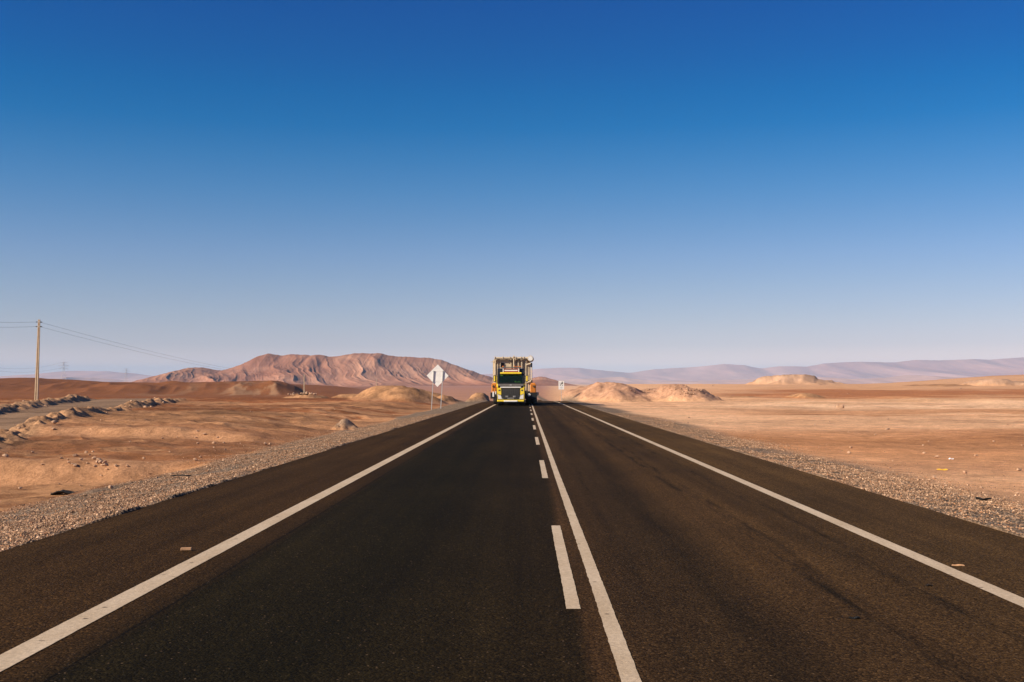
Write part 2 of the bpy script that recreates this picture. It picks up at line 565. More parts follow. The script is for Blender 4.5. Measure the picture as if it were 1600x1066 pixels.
def drop(px, py, guess=60.0):
    """ground point seen at photo pixel (px, py)"""
    ys = np.geomspace(6, 900, 2500)
    d = _M @ np.array([(px - 800) / FPX, (533 - py) / FPX, -1.0])
    xs = d[0] / d[1] * ys
    zr = CAMH + d[2] / d[1] * ys
    zt = terrain(xs, ys)[0]
    zt = np.where((xs >= XL) & (xs <= XR), road_z(ys) + .002, zt)
    hit = np.nonzero(zr <= zt)[0]
    i = hit[0] if len(hit) else int(np.argmin(zr - zt))
    return Vector((xs[i], ys[i], zt[i]))

# polar grid around the viewpoint, finest where the road leads
th = np.concatenate([np.arange(-180, -33, 3.0), np.arange(-33, 33.01, 0.06), np.arange(36, 181, 3.0)])
rr = np.concatenate([np.geomspace(1.0, 6, 10)[:-1], np.geomspace(6, 40, 235)[:-1], np.geomspace(40, 270, 470)[:-1],
                     np.geomspace(270, 1200, 210)[:-1], np.geomspace(1200, 33000, 90)])
T, RR = np.meshgrid(np.radians(th), rr)
gx, gy = (RR * np.sin(T)).ravel(), (RR * np.cos(T)).ravel()
drr = np.gradient(rr)
gsp = np.maximum(RR * math.radians(.06), drr[:, None] * .6).ravel()
gz, gcol, ggrav = terrain(gx, gy, gsp)
verts = np.stack([gx, gy, gz], -1)
fc = grid_faces(len(rr), len(th))[:, ::-1]

mt, nt, b = new_mat('desert_soil')
co = objco(nt)
att = nt.nodes.new('ShaderNodeAttribute'); att.attribute_name = 'soil'
atg = nt.nodes.new('ShaderNodeAttribute'); atg.attribute_name = 'gravel'
f1 = noise(nt, co, 1.7, 8, .7)
f2 = noise(nt, co, 9.0, 8, .8)
c = mixc(nt, 1.0, att.outputs['Color'], ramp(nt, f1, [(.30, (.68, .65, .62)), (.70, (1.28, 1.28, 1.28))]), 'MULTIPLY')
c = mixc(nt, 1.0, c, ramp(nt, f2, [(.3, (.62, .60, .58)), (.7, (1.34, 1.34, 1.34))]), 'MULTIPLY')
# dark and pale pebbles lying on the soil
v1 = nt.nodes.new('ShaderNodeTexVoronoi'); v1.inputs['Scale'].default_value = 5.0
nt.links.new(co, v1.inputs['Vector'])
peb = ramp(nt, v1.outputs['Distance'], [(.06, 1.0), (.11, 0.0)])
pick = ramp(nt, v1.outputs['Color'], [(.62, 0.0), (.66, 1.0)])
c = mixc(nt, math_n(nt, 'MULTIPLY', peb, pick), c, (.13, .08, .055))
v3 = nt.nodes.new('ShaderNodeTexVoronoi'); v3.inputs['Scale'].default_value = 1.7
nt.links.new(co, v3.inputs['Vector'])
peb3 = math_n(nt, 'MULTIPLY', ramp(nt, v3.outputs['Distance'], [(.05, 1.0), (.10, 0.0)]), ramp(nt, v3.outputs['Color'], [(.48, 0.0), (.52, 1.0)]))
c = mixc(nt, peb3, c, mixc(nt, 1.0, c, (.45, .40, .38), 'MULTIPLY'))
# gravel
v2 = nt.nodes.new('ShaderNodeTexVoronoi'); v2.inputs['Scale'].default_value = 22.0
nt.links.new(co, v2.inputs['Vector'])
gcolr = ramp(nt, v2.outputs['Color'], [(.1, (.16, .108, .07)), (.45, (.33, .23, .155)), (.75, (.46, .335, .235)), (.95, (.60, .47, .36))])
gcolr = mixc(nt, 1.0, gcolr, ramp(nt, v2.outputs['Distance'], [(.25, 1.0), (.6, .35)]), 'MULTIPLY')
gm = math_n(nt, 'MULTIPLY', atg.outputs['Fac'], ramp(nt, noise(nt, co, 2.3, 5, .7), [(.25, .55), (.6, 1.0)]))
c = mixc(nt, gm, c, gcolr)
nt.links.new(c, b.inputs['Base Color'])
b.inputs['Roughness'].default_value = .95
b.inputs['Specular IOR Level'].default_value = .1
hh = math_n(nt, 'ADD', math_n(nt, 'MULTIPLY', f1, .10), math_n(nt, 'MULTIPLY', f2, .055))
hh = math_n(nt, 'ADD', hh, math_n(nt, 'MULTIPLY', math_n(nt, 'MULTIPLY', v2.outputs['Distance'], gm), -.05))
bump(nt, b, hh, .9, 1.0)
ground = np_mesh('ground', verts, fc, [mt], True, 'structure',
                 [('soil', 'FLOAT_COLOR', np.concatenate([gcol, np.ones((len(gcol), 1))], 1)), ('gravel', 'FLOAT', ggrav)])

# ------------------------------------------------------------------ road
ry = np.concatenate([np.linspace(-30, 130, 60), np.linspace(132, 420, 80)])
rx_ = np.linspace(XL, XR, 9)
RX, RY = np.meshgrid(rx_, ry)
jit = np.zeros_like(RX)
rv = np.stack([RX, RY, road_z(RY)], -1).reshape(-1, 3)
nrow, ncol = RX.shape
# skirts at both sides give the asphalt its thickness
top = rv.reshape(nrow, ncol, 3)
ledge, redge = top[:, :1].copy(), top[:, -1:].copy()
ledge[..., 2] -= .09; ledge[..., 0] -= .03
redge[..., 2] -= .09; redge[..., 0] += .03
allv = np.concatenate([ledge, top, redge], 1)

ma, nt, b = new_mat('asphalt')
co = objco(nt)
sx = nt.nodes.new('ShaderNodeSeparateXYZ'); nt.links.new(co, sx.inputs[0])
wob = noise(nt, mapping(nt, co, (.6, .12, 1)), 1.0, 4, .6)
xw = math_n(nt, 'ADD', sx.outputs[0], math_n(nt, 'MULTIPLY', math_n(nt, 'SUBTRACT', wob, .5), .35))
fx = math_n(nt, 'DIVIDE', math_n(nt, 'ADD', xw, 6.0), 12.0)
def fxp(v): return (v + 6.0) / 12.0
B1, B2, B3, B4 = (.052, .0305, .0190), (.020, .0140, .0098), (.050, .0290, .0185), (.038, .0235, .0155)
zone = ramp(nt, fx, [(fxp(-5.2), (.046, .0250, .0125)), (fxp(-3.0), (.041, .0220, .0110)), (fxp(-2.72), (.028, .0160, .0082)), (fxp(-2.58), (.0145, .0106, .0050)), (fxp(-1.4), (.0118, .0090, .0041)),
                     (fxp(-.1), (.0185, .0122, .0062)), (fxp(.34), (.0195, .0125, .0065)), (fxp(.42), (.050, .027, .0150)), (fxp(.9), (.040, .0230, .0130)),
                     (fxp(1.5), (.032, .0190, .0108)), (fxp(2.1), (.056, .0310, .0165)), (fxp(2.7), (.062, .0345, .0180)), (fxp(3.15), (.048, .0275, .0148)), (fxp(3.7), (.068, .0385, .0200)), (fxp(5.3), (.074, .0420, .0220))])
# long streaks of dust and tyre polish
stk = noise(nt, mapping(nt, co, (2.6, .05, 1)), 1.0, 5, .6)
c = mixc(nt, 1.0, zone, ramp(nt, stk, [(.3, (.72, .72, .73)), (.7, (1.28, 1.25, 1.2))]), 'MULTIPLY')
blot = noise(nt, mapping(nt, co, (.55, .22, 1)), 1.0, 5, .6)
c = mixc(nt, 1.0, c, ramp(nt, blot, [(.3, (.76, .77, .80)), (.7, (1.24, 1.2, 1.15))]), 'MULTIPLY')
# dark rubber trails in the right lane
for x0, w_, a_ in ((2.46, .05, .92), (2.62, .035, .8), (3.22, .055, .9), (1.55, .12, .5), (.98, .03, .5)):
    wv = noise(nt, mapping(nt, co, (.3, .16, 1), (x0 * 3, 0, 0)), 1.0, 3, .6)
    dx_ = math_n(nt, 'ABSOLUTE', math_n(nt, 'SUBTRACT', math_n(nt, 'ADD', sx.outputs[0], math_n(nt, 'MULTIPLY', math_n(nt, 'SUBTRACT', wv, .5), .45)), x0))
    brk = ramp(nt, noise(nt, mapping(nt, co, (5.0, .45, 1), (x0, 5, 0)), 1.0, 8, .72), [(.44, 0.0), (.58, 1.0)])
    tr_ = math_n(nt, 'MULTIPLY', math_n(nt, 'SMOOTH_MAX' if False else 'SUBTRACT', 1.0, math_n(nt, 'MINIMUM', math_n(nt, 'DIVIDE', dx_, w_ * 2.2), 1.0)), brk)
    c = mixc(nt, math_n(nt, 'MULTIPLY', tr_, a_), c, (.012, .008, .005))
# the joint between overlay and shoulder
dj = math_n(nt, 'ABSOLUTE', math_n(nt, 'SUBTRACT', math_n(nt, 'ADD', sx.outputs[0], math_n(nt, 'MULTIPLY', math_n(nt, 'SUBTRACT', wob, .5), .05)), -2.66))
jm = math_n(nt, 'SUBTRACT', 1.0, math_n(nt, 'MINIMUM', math_n(nt, 'DIVIDE', dj, .022), 1.0))
c = mixc(nt, math_n(nt, 'MULTIPLY', jm, .85), c, (.005, .004, .0035))
# aggregate
va = nt.nodes.new('ShaderNodeTexVoronoi'); va.inputs['Scale'].default_value = 62.0
nt.links.new(co, va.inputs['Vector'])
agg = ramp(nt, va.outputs['Color'], [(.15, .45), (.5, .9), (.82, 1.5), (.97, 2.5)])
c = mixc(nt, 1.0, c, agg, 'MULTIPLY')
fine = noise(nt, co, 38.0, 4, .75)
c = mixc(nt, 1.0, c, ramp(nt, fine, [(.3, .68), (.72, 1.34)]), 'MULTIPLY')
vb = nt.nodes.new('ShaderNodeTexVoronoi'); vb.inputs['Scale'].default_value = 26.0
nt.links.new(co, vb.inputs['Vector'])
spk = math_n(nt, 'MULTIPLY', ramp(nt, vb.outputs['Distance'], [(.10, 1.0), (.20, 0.0)]), ramp(nt, vb.outputs['Color'], [(.70, 0.0), (.80, 1.0)]))
c = mixc(nt, 1.0, c, (1.03, 1.02, .74), 'MULTIPLY')
c = mixc(nt, math_n(nt, 'MULTIPLY', spk, .75), c, (.22, .14, .085))
nt.links.new(c, b.inputs['Base Color'])
b.inputs['Roughness'].default_value = .88
b.inputs['Specular IOR Level'].default_value = .04
bh = math_n(nt, 'ADD', math_n(nt, 'MULTIPLY', va.outputs['Distance'], -.006), math_n(nt, 'MULTIPLY', fine, .008))
bump(nt, b, bh, .8, 1.0)
road = np_mesh('road', allv.reshape(-1, 3), grid_faces(nrow, ncol + 2)[:, ::-1][:, ::-1], [ma], False, 'structure')

# painted lines, with slightly ragged edges and worn spots
mp, nt, b = new_mat('road_paint')
co = objco(nt)
p1 = noise(nt, mapping(nt, co, (3, .9, 1)), 1.0, 5, .65)
p2 = noise(nt, co, 26.0, 5, .75)
c = ramp(nt, p1, [(.3, (.47, .35, .225)), (.7, (.60, .47, .33))])
c = mixc(nt, 1.0, c, ramp(nt, p2, [(.3, .74), (.7, 1.16)]), 'MULTIPLY')
vw = nt.nodes.new('ShaderNodeTexVoronoi'); vw.inputs['Scale'].default_value = 6.5
nt.links.new(mapping(nt, co, (1.0, 1.4, 1)), vw.inputs['Vector'])
chip = math_n(nt, 'MULTIPLY', ramp(nt, vw.outputs['Distance'], [(.10, 1.0), (.17, 0.0)]), ramp(nt, vw.outputs['Color'], [(.66, 0.0), (.70, 1.0)]))
chip2 = ramp(nt, noise(nt, co, 60.0, 3, .8), [(.66, 0.0), (.72, .8)])
c = mixc(nt, math_n(nt, 'MAXIMUM', chip, chip2), c, (.05, .034, .024))
nt.links.new(c, b.inputs['Base Color'])
b.inputs['Roughness'].default_value = .8
b.inputs['Specular IOR Level'].default_value = .2
bump(nt, b, p2, .5, .01)

def strip(name, x, w, y0, y1, seed, wear=1.0):
    n = max(6, int((y1 - y0) / .12)) if y1 < 60 else max(6, int((y1 - y0) / .5))
    ys = np.concatenate([np.arange(y0, min(y1, 45), .03), np.arange(max(y0, 45), y1, .6), [y1]]) if y1 > 46 else np.linspace(y0, y1, max(8, int((y1 - y0) / .06)))
    r1 =   .0017 * fbm(ys, ys * 0, .16, 3, seed, .8) * wear
    r2 =   .0017 * fbm(ys, ys * 0 + 50, .16, 3, seed + 5, .8) * wear
    drift = .004 * fbm(ys, ys * 0 + 90, 9, 2, seed + 8)
    z = road_z(ys) + .004
    a = np.stack([x - w / 2 + r1 + drift, ys, z], -1)
    d = np.stack([x + w / 2 + r2 + drift, ys, z], -1)
    vv = np.stack([a, d], 1).reshape(-1, 3)
    return np_mesh(name, vv, grid_faces(len(ys), 2)[:, ::-1][:, ::-1], [mp], False, 'structure')

strip('edge_line', EDGE_L, .195, -20, 400, 1)
strip('edge_line', EDGE_R, .165, -20, 400, 11)
strip('centre_line', .580, .108, -20, 400, 21, 1.5)
d0 = 8.30
for i in range(13):
    y0 = d0 + 12.0 * (i - 1)
    strip('centre_dash', .345, .105, y0, y0 + 5.0, 40 + i, 1.4)

# ------------------------------------------------------------------ loose gravel on the verges
def stones(n, seed):
    g = np.random.default_rng(seed)
    base = np.array([(1, 0, 0), (-1, 0, 0), (0, 1, 0), (0, -1, 0), (0, 0, 1), (0, 0, -1)], float)
    tri = np.array([(0, 2, 4), (2, 1, 4), (1, 3, 4), (3, 0, 4), (2, 0, 5), (1, 2, 5), (3, 1, 5), (0, 3, 5)])
    y = np.exp(g.uniform(math.log(7.5), math.log(75), n))
    side = g.random(n) < .62
    wd = np.where(side, 3.85, 2.15) + .4 * fbm(y, y * 0, 5, 2, 5)
    s = np.where(g.random(n) < .86, g.random(n) ** .95 * wd, wd - .25 + g.exponential(.55, n))
    x = np.where(side, XL - .03 - s, XR + .03 + s)
    pt = fbm(np.where(side, -s, s + 40), y * .45, 1.7, 3, 88)
    keep = g.random(n) < np.clip(.80 + .75 * pt, .10, 1)
    y, side, s, x = y[keep], side[keep], s[keep], x[keep]
    n = len(y)
    size = g.gamma(2.6, .0025, n) + .0045
    z = terrain(x, y)[0]
    v = base[None] * (size[:, None] * g.uniform(.6, 1.25, (n, 3)))[:, None, :]
    v = v + g.normal(0, .18, (n, 6, 3)) * size[:, None, None]
    a = g.uniform(0, 6.28, n)
    ca, sa = np.cos(a)[:, None], np.sin(a)[:, None]
    v = np.stack([v[..., 0] * ca - v[..., 1] * sa, v[..., 0] * sa + v[..., 1] * ca, v[..., 2] * .75], -1)
    v += np.stack([x, y, z + size * .25], -1)[:, None, :]
    f = (np.arange(n)[:, None, None] * 6 + tri[None]).reshape(-1, 3)
    pal = np.array([1.28, 1.05, .84]) * np.array([(.15, .105, .075), (.23, .165, .12), (.30, .22, .165), (.38, .29, .225), (.50, .40, .32), (.28, .17, .11), (.10, .072, .055)])
    cc = pal[g.choice(7, n, p=[.17, .22, .22, .16, .08, .10, .05])] * g.uniform(.8, 1.2, (n, 1))
    cc = np.repeat(np.concatenate([cc, np.ones((n, 1))], 1), 6, axis=0)
    return v.reshape(-1, 3), f, cc

ms, nt, b = new_mat('gravel_stone')
at_ = nt.nodes.new('ShaderNodeAttribute'); at_.attribute_name = 'stone'
c = mixc(nt, 1.0, at_.outputs['Color'], ramp(nt, noise(nt, objco(nt), 60, 3), [(.3, .8), (.7, 1.2)]), 'MULTIPLY')
nt.links.new(c, b.inputs['Base Color'])
b.inputs['Roughness'].default_value = .9
b.inputs['Specular IOR Level'].default_value = .15
sv, sf, sc = stones(340000, 5)
gr = np_mesh('gravel', sv, sf, [ms], False, 'stuff', [('stone', 'FLOAT_COLOR', sc)])
tag(gr, 'loose grey brown gravel along both verges of the asphalt', 'gravel')

# ------------------------------------------------------------------ hills and far mountains
def hill_mat(name, c0, c1, c2, wl):
    m, nt, b = new_mat(name)
    co = objco(nt)
    n1 = noise(nt, mapping(nt, co, (1 / wl, 1 / (wl * 1.6), 3 / wl)), 1.0, 8, .62, .6)
    n2 = noise(nt, mapping(nt, co, (7 / wl, 2 / wl, 4 / wl)), 1.0, 6, .65)
    c = ramp(nt, n1, [(.30, c0), (.50, c1), (.70, c2)])
    c = mixc(nt, 1.0, c, ramp(nt, n2, [(.3, (.80, .78, .78)), (.7, (1.2, 1.2, 1.2))]), 'MULTIPLY')
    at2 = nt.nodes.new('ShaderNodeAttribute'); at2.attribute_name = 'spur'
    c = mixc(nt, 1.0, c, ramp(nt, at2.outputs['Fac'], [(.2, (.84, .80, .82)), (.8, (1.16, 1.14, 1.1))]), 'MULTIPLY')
    nt.links.new(c, b.inputs['Base Color'])
    b.inputs['Roughness'].default_value = 1.0
    b.inputs['Specular IOR Level'].default_value = 0.0
    return m

def range_mesh(name, D, front, back, prof, u0, u1, nx, ny, base_row, spur_wl, spur_amp, mat, seed, wig):
    us = np.linspace(u0, u1, nx)
    x = np.array([at(u_, 607, D).x for u_ in us])
    px, py = zip(*prof)
    crest = np.interp(us, px, py)
    Hc = CAMH + (607 - crest) / FPX * D
    Hc = Hc + spur_amp * .17 * fbm(x, x * 0, spur_wl * .5, 5, seed + 50, .6)
    zb = CAMH + (607 - base_row) / FPX * (D - front)
    ys = np.concatenate([np.linspace(D - front, D, int(ny * .75)), np.linspace(D, D + back, int(ny * .25))[1:]])
    X, Y = np.meshgrid(x, ys)
    # spurs run down and to the left, warped so that they branch
    wx = X + spur_wl * .09 * fbm(X, Y, spur_wl * 1.3, 3, seed + 3)
    wy = Y + spur_wl * .10 * fbm(X, Y, spur_wl * 1.3, 3, seed + 6)
    t = np.clip((Y - (D - front)) / front, 0, 1)
    t2 = np.clip(1 - (Y - D) / back, 0, 1)
    tt = np.where(Y <= D, t, t2)
    yc = wig * fbm(X, X * 0, spur_wl * 2.5, 2, seed + 9)
    tt = np.clip(tt + yc * (1 - tt) * tt * 4, 0, 1)
    sh = .22 * tt + .78 * tt ** 2.5
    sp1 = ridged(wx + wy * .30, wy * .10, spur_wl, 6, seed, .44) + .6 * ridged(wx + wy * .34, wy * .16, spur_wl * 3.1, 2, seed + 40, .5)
    env = (4 * tt * (1 - tt)) ** .8 * (.25 + .75 * np.clip((Hc - zb) / max(Hc.max() - zb, 1), 0, 1)[None, :])
    Z = zb + np.maximum(Hc[None, :] - zb, 0) * sh + env * spur_amp * sp1
    lim = CAMH + (Hc[None, :] - CAMH) * Y / D - (1 - tt) * .02 * (Hc[None, :] - zb)
    Z = np.where((Y < D) & (Z > lim), lim + (Z - lim) * .12, Z)
    edge = ss(0, .06, (us - u0) / (u1 - u0)) * (1 - ss(.94, 1, (us - u0) / (u1 - u0)))
    Z = np.where((tt <= 0), zb - 3 - .02 * D, Z)
    v = np.stack([X, Y, Z], -1).reshape(-1, 3)
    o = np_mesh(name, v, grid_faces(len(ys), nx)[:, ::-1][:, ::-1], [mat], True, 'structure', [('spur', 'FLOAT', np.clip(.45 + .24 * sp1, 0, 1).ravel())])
    return o

RED = [(180, 604), (215, 601), (233, 597), (262, 586), (290, 575.5), (300, 574), (318, 574.5), (336, 578), (345, 579), (375, 569.5), (400, 558), (418, 551.5),
       (440, 554), (455, 552.5), (470, 556), (485, 556), (498, 554), (515, 557), (530, 556), (555, 552), (568, 550.5), (590, 552), (606, 556.5), (622, 558),
       (665, 559.5), (690, 564), (710, 571), (730, 578), (752, 586), (772, 592), (800, 594), (820, 591), (842, 588), (856, 590.5), (872, 597), (897, 604.5), (930, 607)]
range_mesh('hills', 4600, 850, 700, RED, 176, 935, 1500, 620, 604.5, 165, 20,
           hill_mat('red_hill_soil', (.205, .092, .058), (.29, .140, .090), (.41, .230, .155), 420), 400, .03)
FARP = [(-500, 578), (-200, 583), (0, 587), (40, 585), (70, 583.5), (100, 580), (130, 579), (160, 580.5), (200, 583.5), (240, 588), (300, 592), (420, 588), (560, 584), (700, 588),
        (790, 582), (836, 577), (880, 574.5), (905, 575), (940, 579), (985, 582.5), (1020, 578), (1060, 575.5), (1100, 572.5), (1130, 568.5), (1160, 570), (1190, 575),
        (1220, 572), (1260, 574), (1290, 568.5), (1350, 565.5), (1400, 567), (1430, 563.5), (1470, 564.5), (1520, 560.5), (1545, 561.5), (1600, 559), (1700, 556), (1900, 565), (2200, 575)]
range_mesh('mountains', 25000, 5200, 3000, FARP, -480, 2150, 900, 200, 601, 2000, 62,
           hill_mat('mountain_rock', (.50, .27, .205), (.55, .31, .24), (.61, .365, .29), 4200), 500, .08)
FAR2 = [(-500, 596), (0, 595), (60, 592), (110, 589), (150, 591), (230, 597), (800, 600), (930, 592), (970, 589), (1000, 594), (1100, 597), (1180, 594), (1260, 590), (1330, 593), (1420, 588), (1500, 592), (1600, 587), (1800, 590), (2200, 596)]
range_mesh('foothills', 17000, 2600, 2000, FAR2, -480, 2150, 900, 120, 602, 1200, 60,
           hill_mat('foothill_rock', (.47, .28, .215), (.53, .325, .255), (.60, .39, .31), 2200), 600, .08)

# ------------------------------------------------------------------ haze
hz = MB().box((0, 9000, 335), (58000, 62000, 830)).build('haze', 'white')
mh = bpy.data.materials.new('haze_air')
mh.use_nodes = True
nt = mh.node_tree
nt.nodes.clear()
out = nt.nodes.new('ShaderNodeOutputMaterial')
pv = nt.nodes.new('ShaderNodeVolumePrincipled')
pv.inputs['Color'].default_value = (.30, .64, 1.0, 1)
HAZE_DENSITY = 2.9e-5
pv.inputs['Density'].default_value = HAZE_DENSITY
pv.inputs['Anisotropy'].default_value = 0.0
nt.links.new(pv.outputs[0], out.inputs['Volume'])
hz.data.materials.clear()
hz.data.materials.append(mh)
tag(hz, kind='stuff')

# ------------------------------------------------------------------ the truck
def wheel(parent, c, r, w, dual=False):
    """wheel with its axle along x; parts: tyre and rim below one wheel mesh (the hub)"""
    hub = MB().cyl((-w / 2 - .012, 0, 0), (w / 2 + .012, 0, 0), r * .22, seg=12).build('wheel', 'dark_steel', parent)
    hub.location = c
    b_ = MB()
    prof_ = [(-w / 2, r * .60), (-w / 2, r * .90), (-w / 2 + .035, r * .985), (0, r), (w / 2 - .035, r * .985), (w / 2, r * .90), (w / 2, r * .60)]
    rings = []
    for k in range(28):
        a = 2 * math.pi * k / 28
        rings.append([b_.bm.verts.new((px_, math.cos(a) * pr_, math.sin(a) * pr_)) for px_, pr_ in prof_])
    for k in range(28):
        p, q = rings[k], rings[(k + 1) % 28]
        for j in range(len(prof_)):
            j2 = (j + 1) % len(prof_)
            b_.bm.faces.new((p[j], p[j2], q[j2], q[j]))
    b_.build('tyre', 'rubber', hub, True)
    m_ = MB().cyl((-w * .30, 0, 0), (w * .30, 0, 0), r * .60, seg=20)
    for s in (-1, 1):
        m_.cyl((s * w * .30, 0, 0), (s * w * .42, 0, 0), r * .34, r * .24, seg=16)
        for k in range(8):
            a = k * math.pi / 4
            m_.cyl((s * w * .30, math.cos(a) * r * .45, math.sin(a) * r * .45), (s * w * .36, math.cos(a) * r * .45, math.sin(a) * r * .45), .018, seg=6)
    m_.build('rim', 'rim', hub, True)
    return hub

TX, TY = -1.42, 103.6
tk = empty('truck', (TX, TY, 0.004))
tag(tk, 'yellow and black heavy haulage truck driving towards the camera in the left lane', 'truck')
side = [(.10, .95), (.03, 1.66), (.07, 2.04), (.34, 2.92), (.46, 3.02), (.62, 3.30), (.85, 3.42), (2.35, 3.50), (2.35, .95)]
body = MB()
for s in (-1, 1):                                             # the two sides, with door seams cut by separate panels
    body.prism([(.10, .95), (.03, 1.66), (.07, 2.04), (2.35, 2.04), (2.35, .95)], s * 1.19, s * 1.25)
body.box((0, 2.32, 2.2), (2.36, .06, 2.4))
body.box((0, 1.25, .98), (2.36, 2.1, .06))
body.prism([(.10, .95), (.03, 1.66), (.09, 1.66), (.16, .95)], -1.18, 1.18)
cab = body.build('cab', 'yellow', tk)
up = MB()
for s in (-1, 1):
    up.prism([(.075, 2.045), (.34, 2.92), (.46, 3.02), (.62, 3.30), (.85, 3.42), (2.345, 3.50), (2.345, 2.045)][:7], s * 1.185, s * 1.245)
up.prism([(.34, 2.90), (.46, 3.02), (.62, 3.30), (.85, 3.42), (2.35, 3.50), (2.35, 3.43), (.88, 3.35), (.68, 3.25), (.52, 3.0), (.40, 2.88)], -1.18, 1.18)
up.build('cab_roof', 'black', tk)
for s in (-1, 1):
    dr = MB().prism([(.55, 1.0), (.50, 1.9), (.56, 2.03), (1.45, 2.03), (1.45, 1.0)], s * 1.252, s * 1.272).build('door', 'yellow', tk)
    MB().prism([(.62, 2.10), (.80, 2.72), (1.40, 2.72), (1.40, 2.10)], s * 1.247, s * 1.262).build('side_window', 'glass', dr)
    MB().box((s * 1.285, 1.30, 1.72), (.03, .16, .035), .008).build('handle', 'black', dr)
# windscreen and its dark surround
MB().prism([(.060, 2.08), (.325, 2.87), (.335, 2.865), (.070, 2.075)], -1.10, 1.10).build('windscreen', 'glass', tk)
sr = MB()
for s in (-1, 1):
    sr.prism([(.040, 2.04), (.315, 2.92), (.40, 2.92), (.12, 2.04)], s * 1.10, s * 1.185)
sr.box((0, .055, 2.045), (2.20, .06, .06))
sr.build('windscreen_frame', 'black', tk)
MB().box((0, .045, 2.125), (1.9, .02, .03)).tube([(-.75, .03, 2.08), (-.1, .085, 2.22)], .012).tube([(.1, .03, 2.08), (.75, .085, 2.22)], .012).build('wipers', 'black', tk)
MB().box((0, .42, 2.02), (2.30, .60, .10), .03).box((-.55, .62, 2.16), (.5, .2, .2), .05).build('dashboard', 'charcoal', tk)
MB().box((0, 2.0, 2.1), (2.3, .08, 2.2)).box((0, 1.2, 1.02), (2.3, 2.0, .05)).build('cabin_lining', 'charcoal', tk)
for s in (-.6, .6):
    MB().box((s, 1.15, 1.75), (.5, .5, .14), .05).box((s, 1.38, 2.12), (.48, .14, .72), .05).box((s, 1.40, 2.58), (.28, .1, .18), .04).build('seat', 'charcoal', tk)
st_ = MB()
for k in range(16):
    a0, a1 = k * math.pi / 8, (k + 1) * math.pi / 8
    st_.cyl((.6 + .22 * math.cos(a0), .72 + .10 * math.sin(a0), 2.16 + .18 * math.sin(a0)), (.6 + .22 * math.cos(a1), .72 + .10 * math.sin(a1), 2.16 + .18 * math.sin(a1)), .016, seg=6)
st_.build('steering_wheel', 'black', tk)
for x0, x1 in ((-1.0, -.70), (-.52, .06), (.20, .98)):
    MB().box(((x0 + x1) / 2, .385, 2.80), (x1 - x0, .02, .10), .01).build('inner_sun_blind', 'vest', tk)
# outer sun visor: the yellow bar over the windscreen
MB().prism([(.17, 2.955), (.15, 3.03), (.20, 3.10), (.47, 3.06), (.37, 2.955)], -.98, .98).build('sun_visor', 'yellow', tk)
# roof board, with its rows of lamps
bd = MB().box((0.02, .47, 3.30), (1.46, .07, .33), .015).build('roof_board', 'red', tk)
MB().box((.02, .425, 3.27), (1.22, .02, .11), .008).build('white_band', 'white', bd)
for s in (-.70, .74):
    MB().box((s, .42, 3.29), (.085, .04, .31), .01).build('end_post', 'white', bd)
MB().box((.02, .425, 3.40), (1.30, .015, .05), .006).build('upper_band', 'grey', bd)
lb = MB().box((.10, .62, 3.57), (1.75, .22, .10), .03).build('light_bar', 'grey', tk)
for x in (-.72, .36, .62, .86):
    MB().box((x, .60, 3.655), (.16, .20, .08), .02).build('beacon', 'amber', lb)
# lower front
MB().box((0, .015, 1.925), (2.36, .07, .20), .02).build('badge_panel', 'grey', tk)
MB().box((0, -.015, 1.925), (.20, .02, .07), .01).build('maker_plate', 'chrome', tk)
MB().box((0, -.03, 1.715), (1.92, .07, .11), .02).build('grille_trim', 'white', tk)
gr_ = MB().plate([(-.86, 1.63), (.86, 1.63), (.84, 1.05), (.66, .56), (-.66, .56), (-.84, 1.05)], -.005, .06)
grl = gr_.build('grille', 'black', tk)
sl_ = MB()
for k in range(9):
    zz = .66 + k * .105
    hw = .82 if zz > 1.05 else .66 + (zz - .56) / .49 * .16
    sl_.box((0, -.02, zz), (hw * 2, .03, .038), .008)
for k in range(-4, 5):
    sl_.box((k * .17, -.012, 1.34), (.018, .03, .50))
sl_.build('grille_slats', 'charcoal', grl)
MB().box((0, -.045, .68), (.62, .015, .15), .004).build('number_plate', 'grey', tk)
for x0 in (-.34, .34):
    MB().box((x0, -.045, .85), (.26, .04, .16), .03).build('fog_lamp', 'rim', tk)
for s in (-1, 1):
    MB().plate([(s * 1.24, 1.66), (s * .90, 1.66), (s * .88, 1.05), (s * .98, 1.02), (s * 1.24, 1.18)], -.02, .12).build('corner_panel', 'yellow', tk)
    hl = MB().plate([(s * 1.21, 1.17), (s * 1.02, 1.01), (s * .88, 1.04), (s * .74, .60), (s * 1.20, .60)], -.012, .10).build('headlight', 'grey', tk)
    ln = MB().plate([(s * 1.18, 1.09), (s * 1.03, .97), (s * .93, .99), (s * .81, .64), (s * 1.17, .64)], -.035, -.014)
    ln.build('lens', 'lens', hl)
    MB().plate([(s * 1.245, 1.20), (s * 1.215, 1.18), (s * 1.205, .58), (s * 1.245, .58)], -.03, .12).build('headlight_surround', 'yellow', tk)
    MB().plate([(s * 1.12, 1.50), (s * .96, 1.50), (s * .96, 1.38), (s * 1.14, 1.38)], -.035, -.022).build('air_intake', 'charcoal', tk)
MB().box((0, .08, .475), (2.50, .22, .19), .05).build('bumper', 'yellow', tk)
MB().box((0, -.045, .445), (1.26, .05, .14), .02).build('bumper_insert', 'white', tk)
MB().box((0, .20, .31), (2.2, .12, .12), .02).build('front_spoiler', 'black', tk)
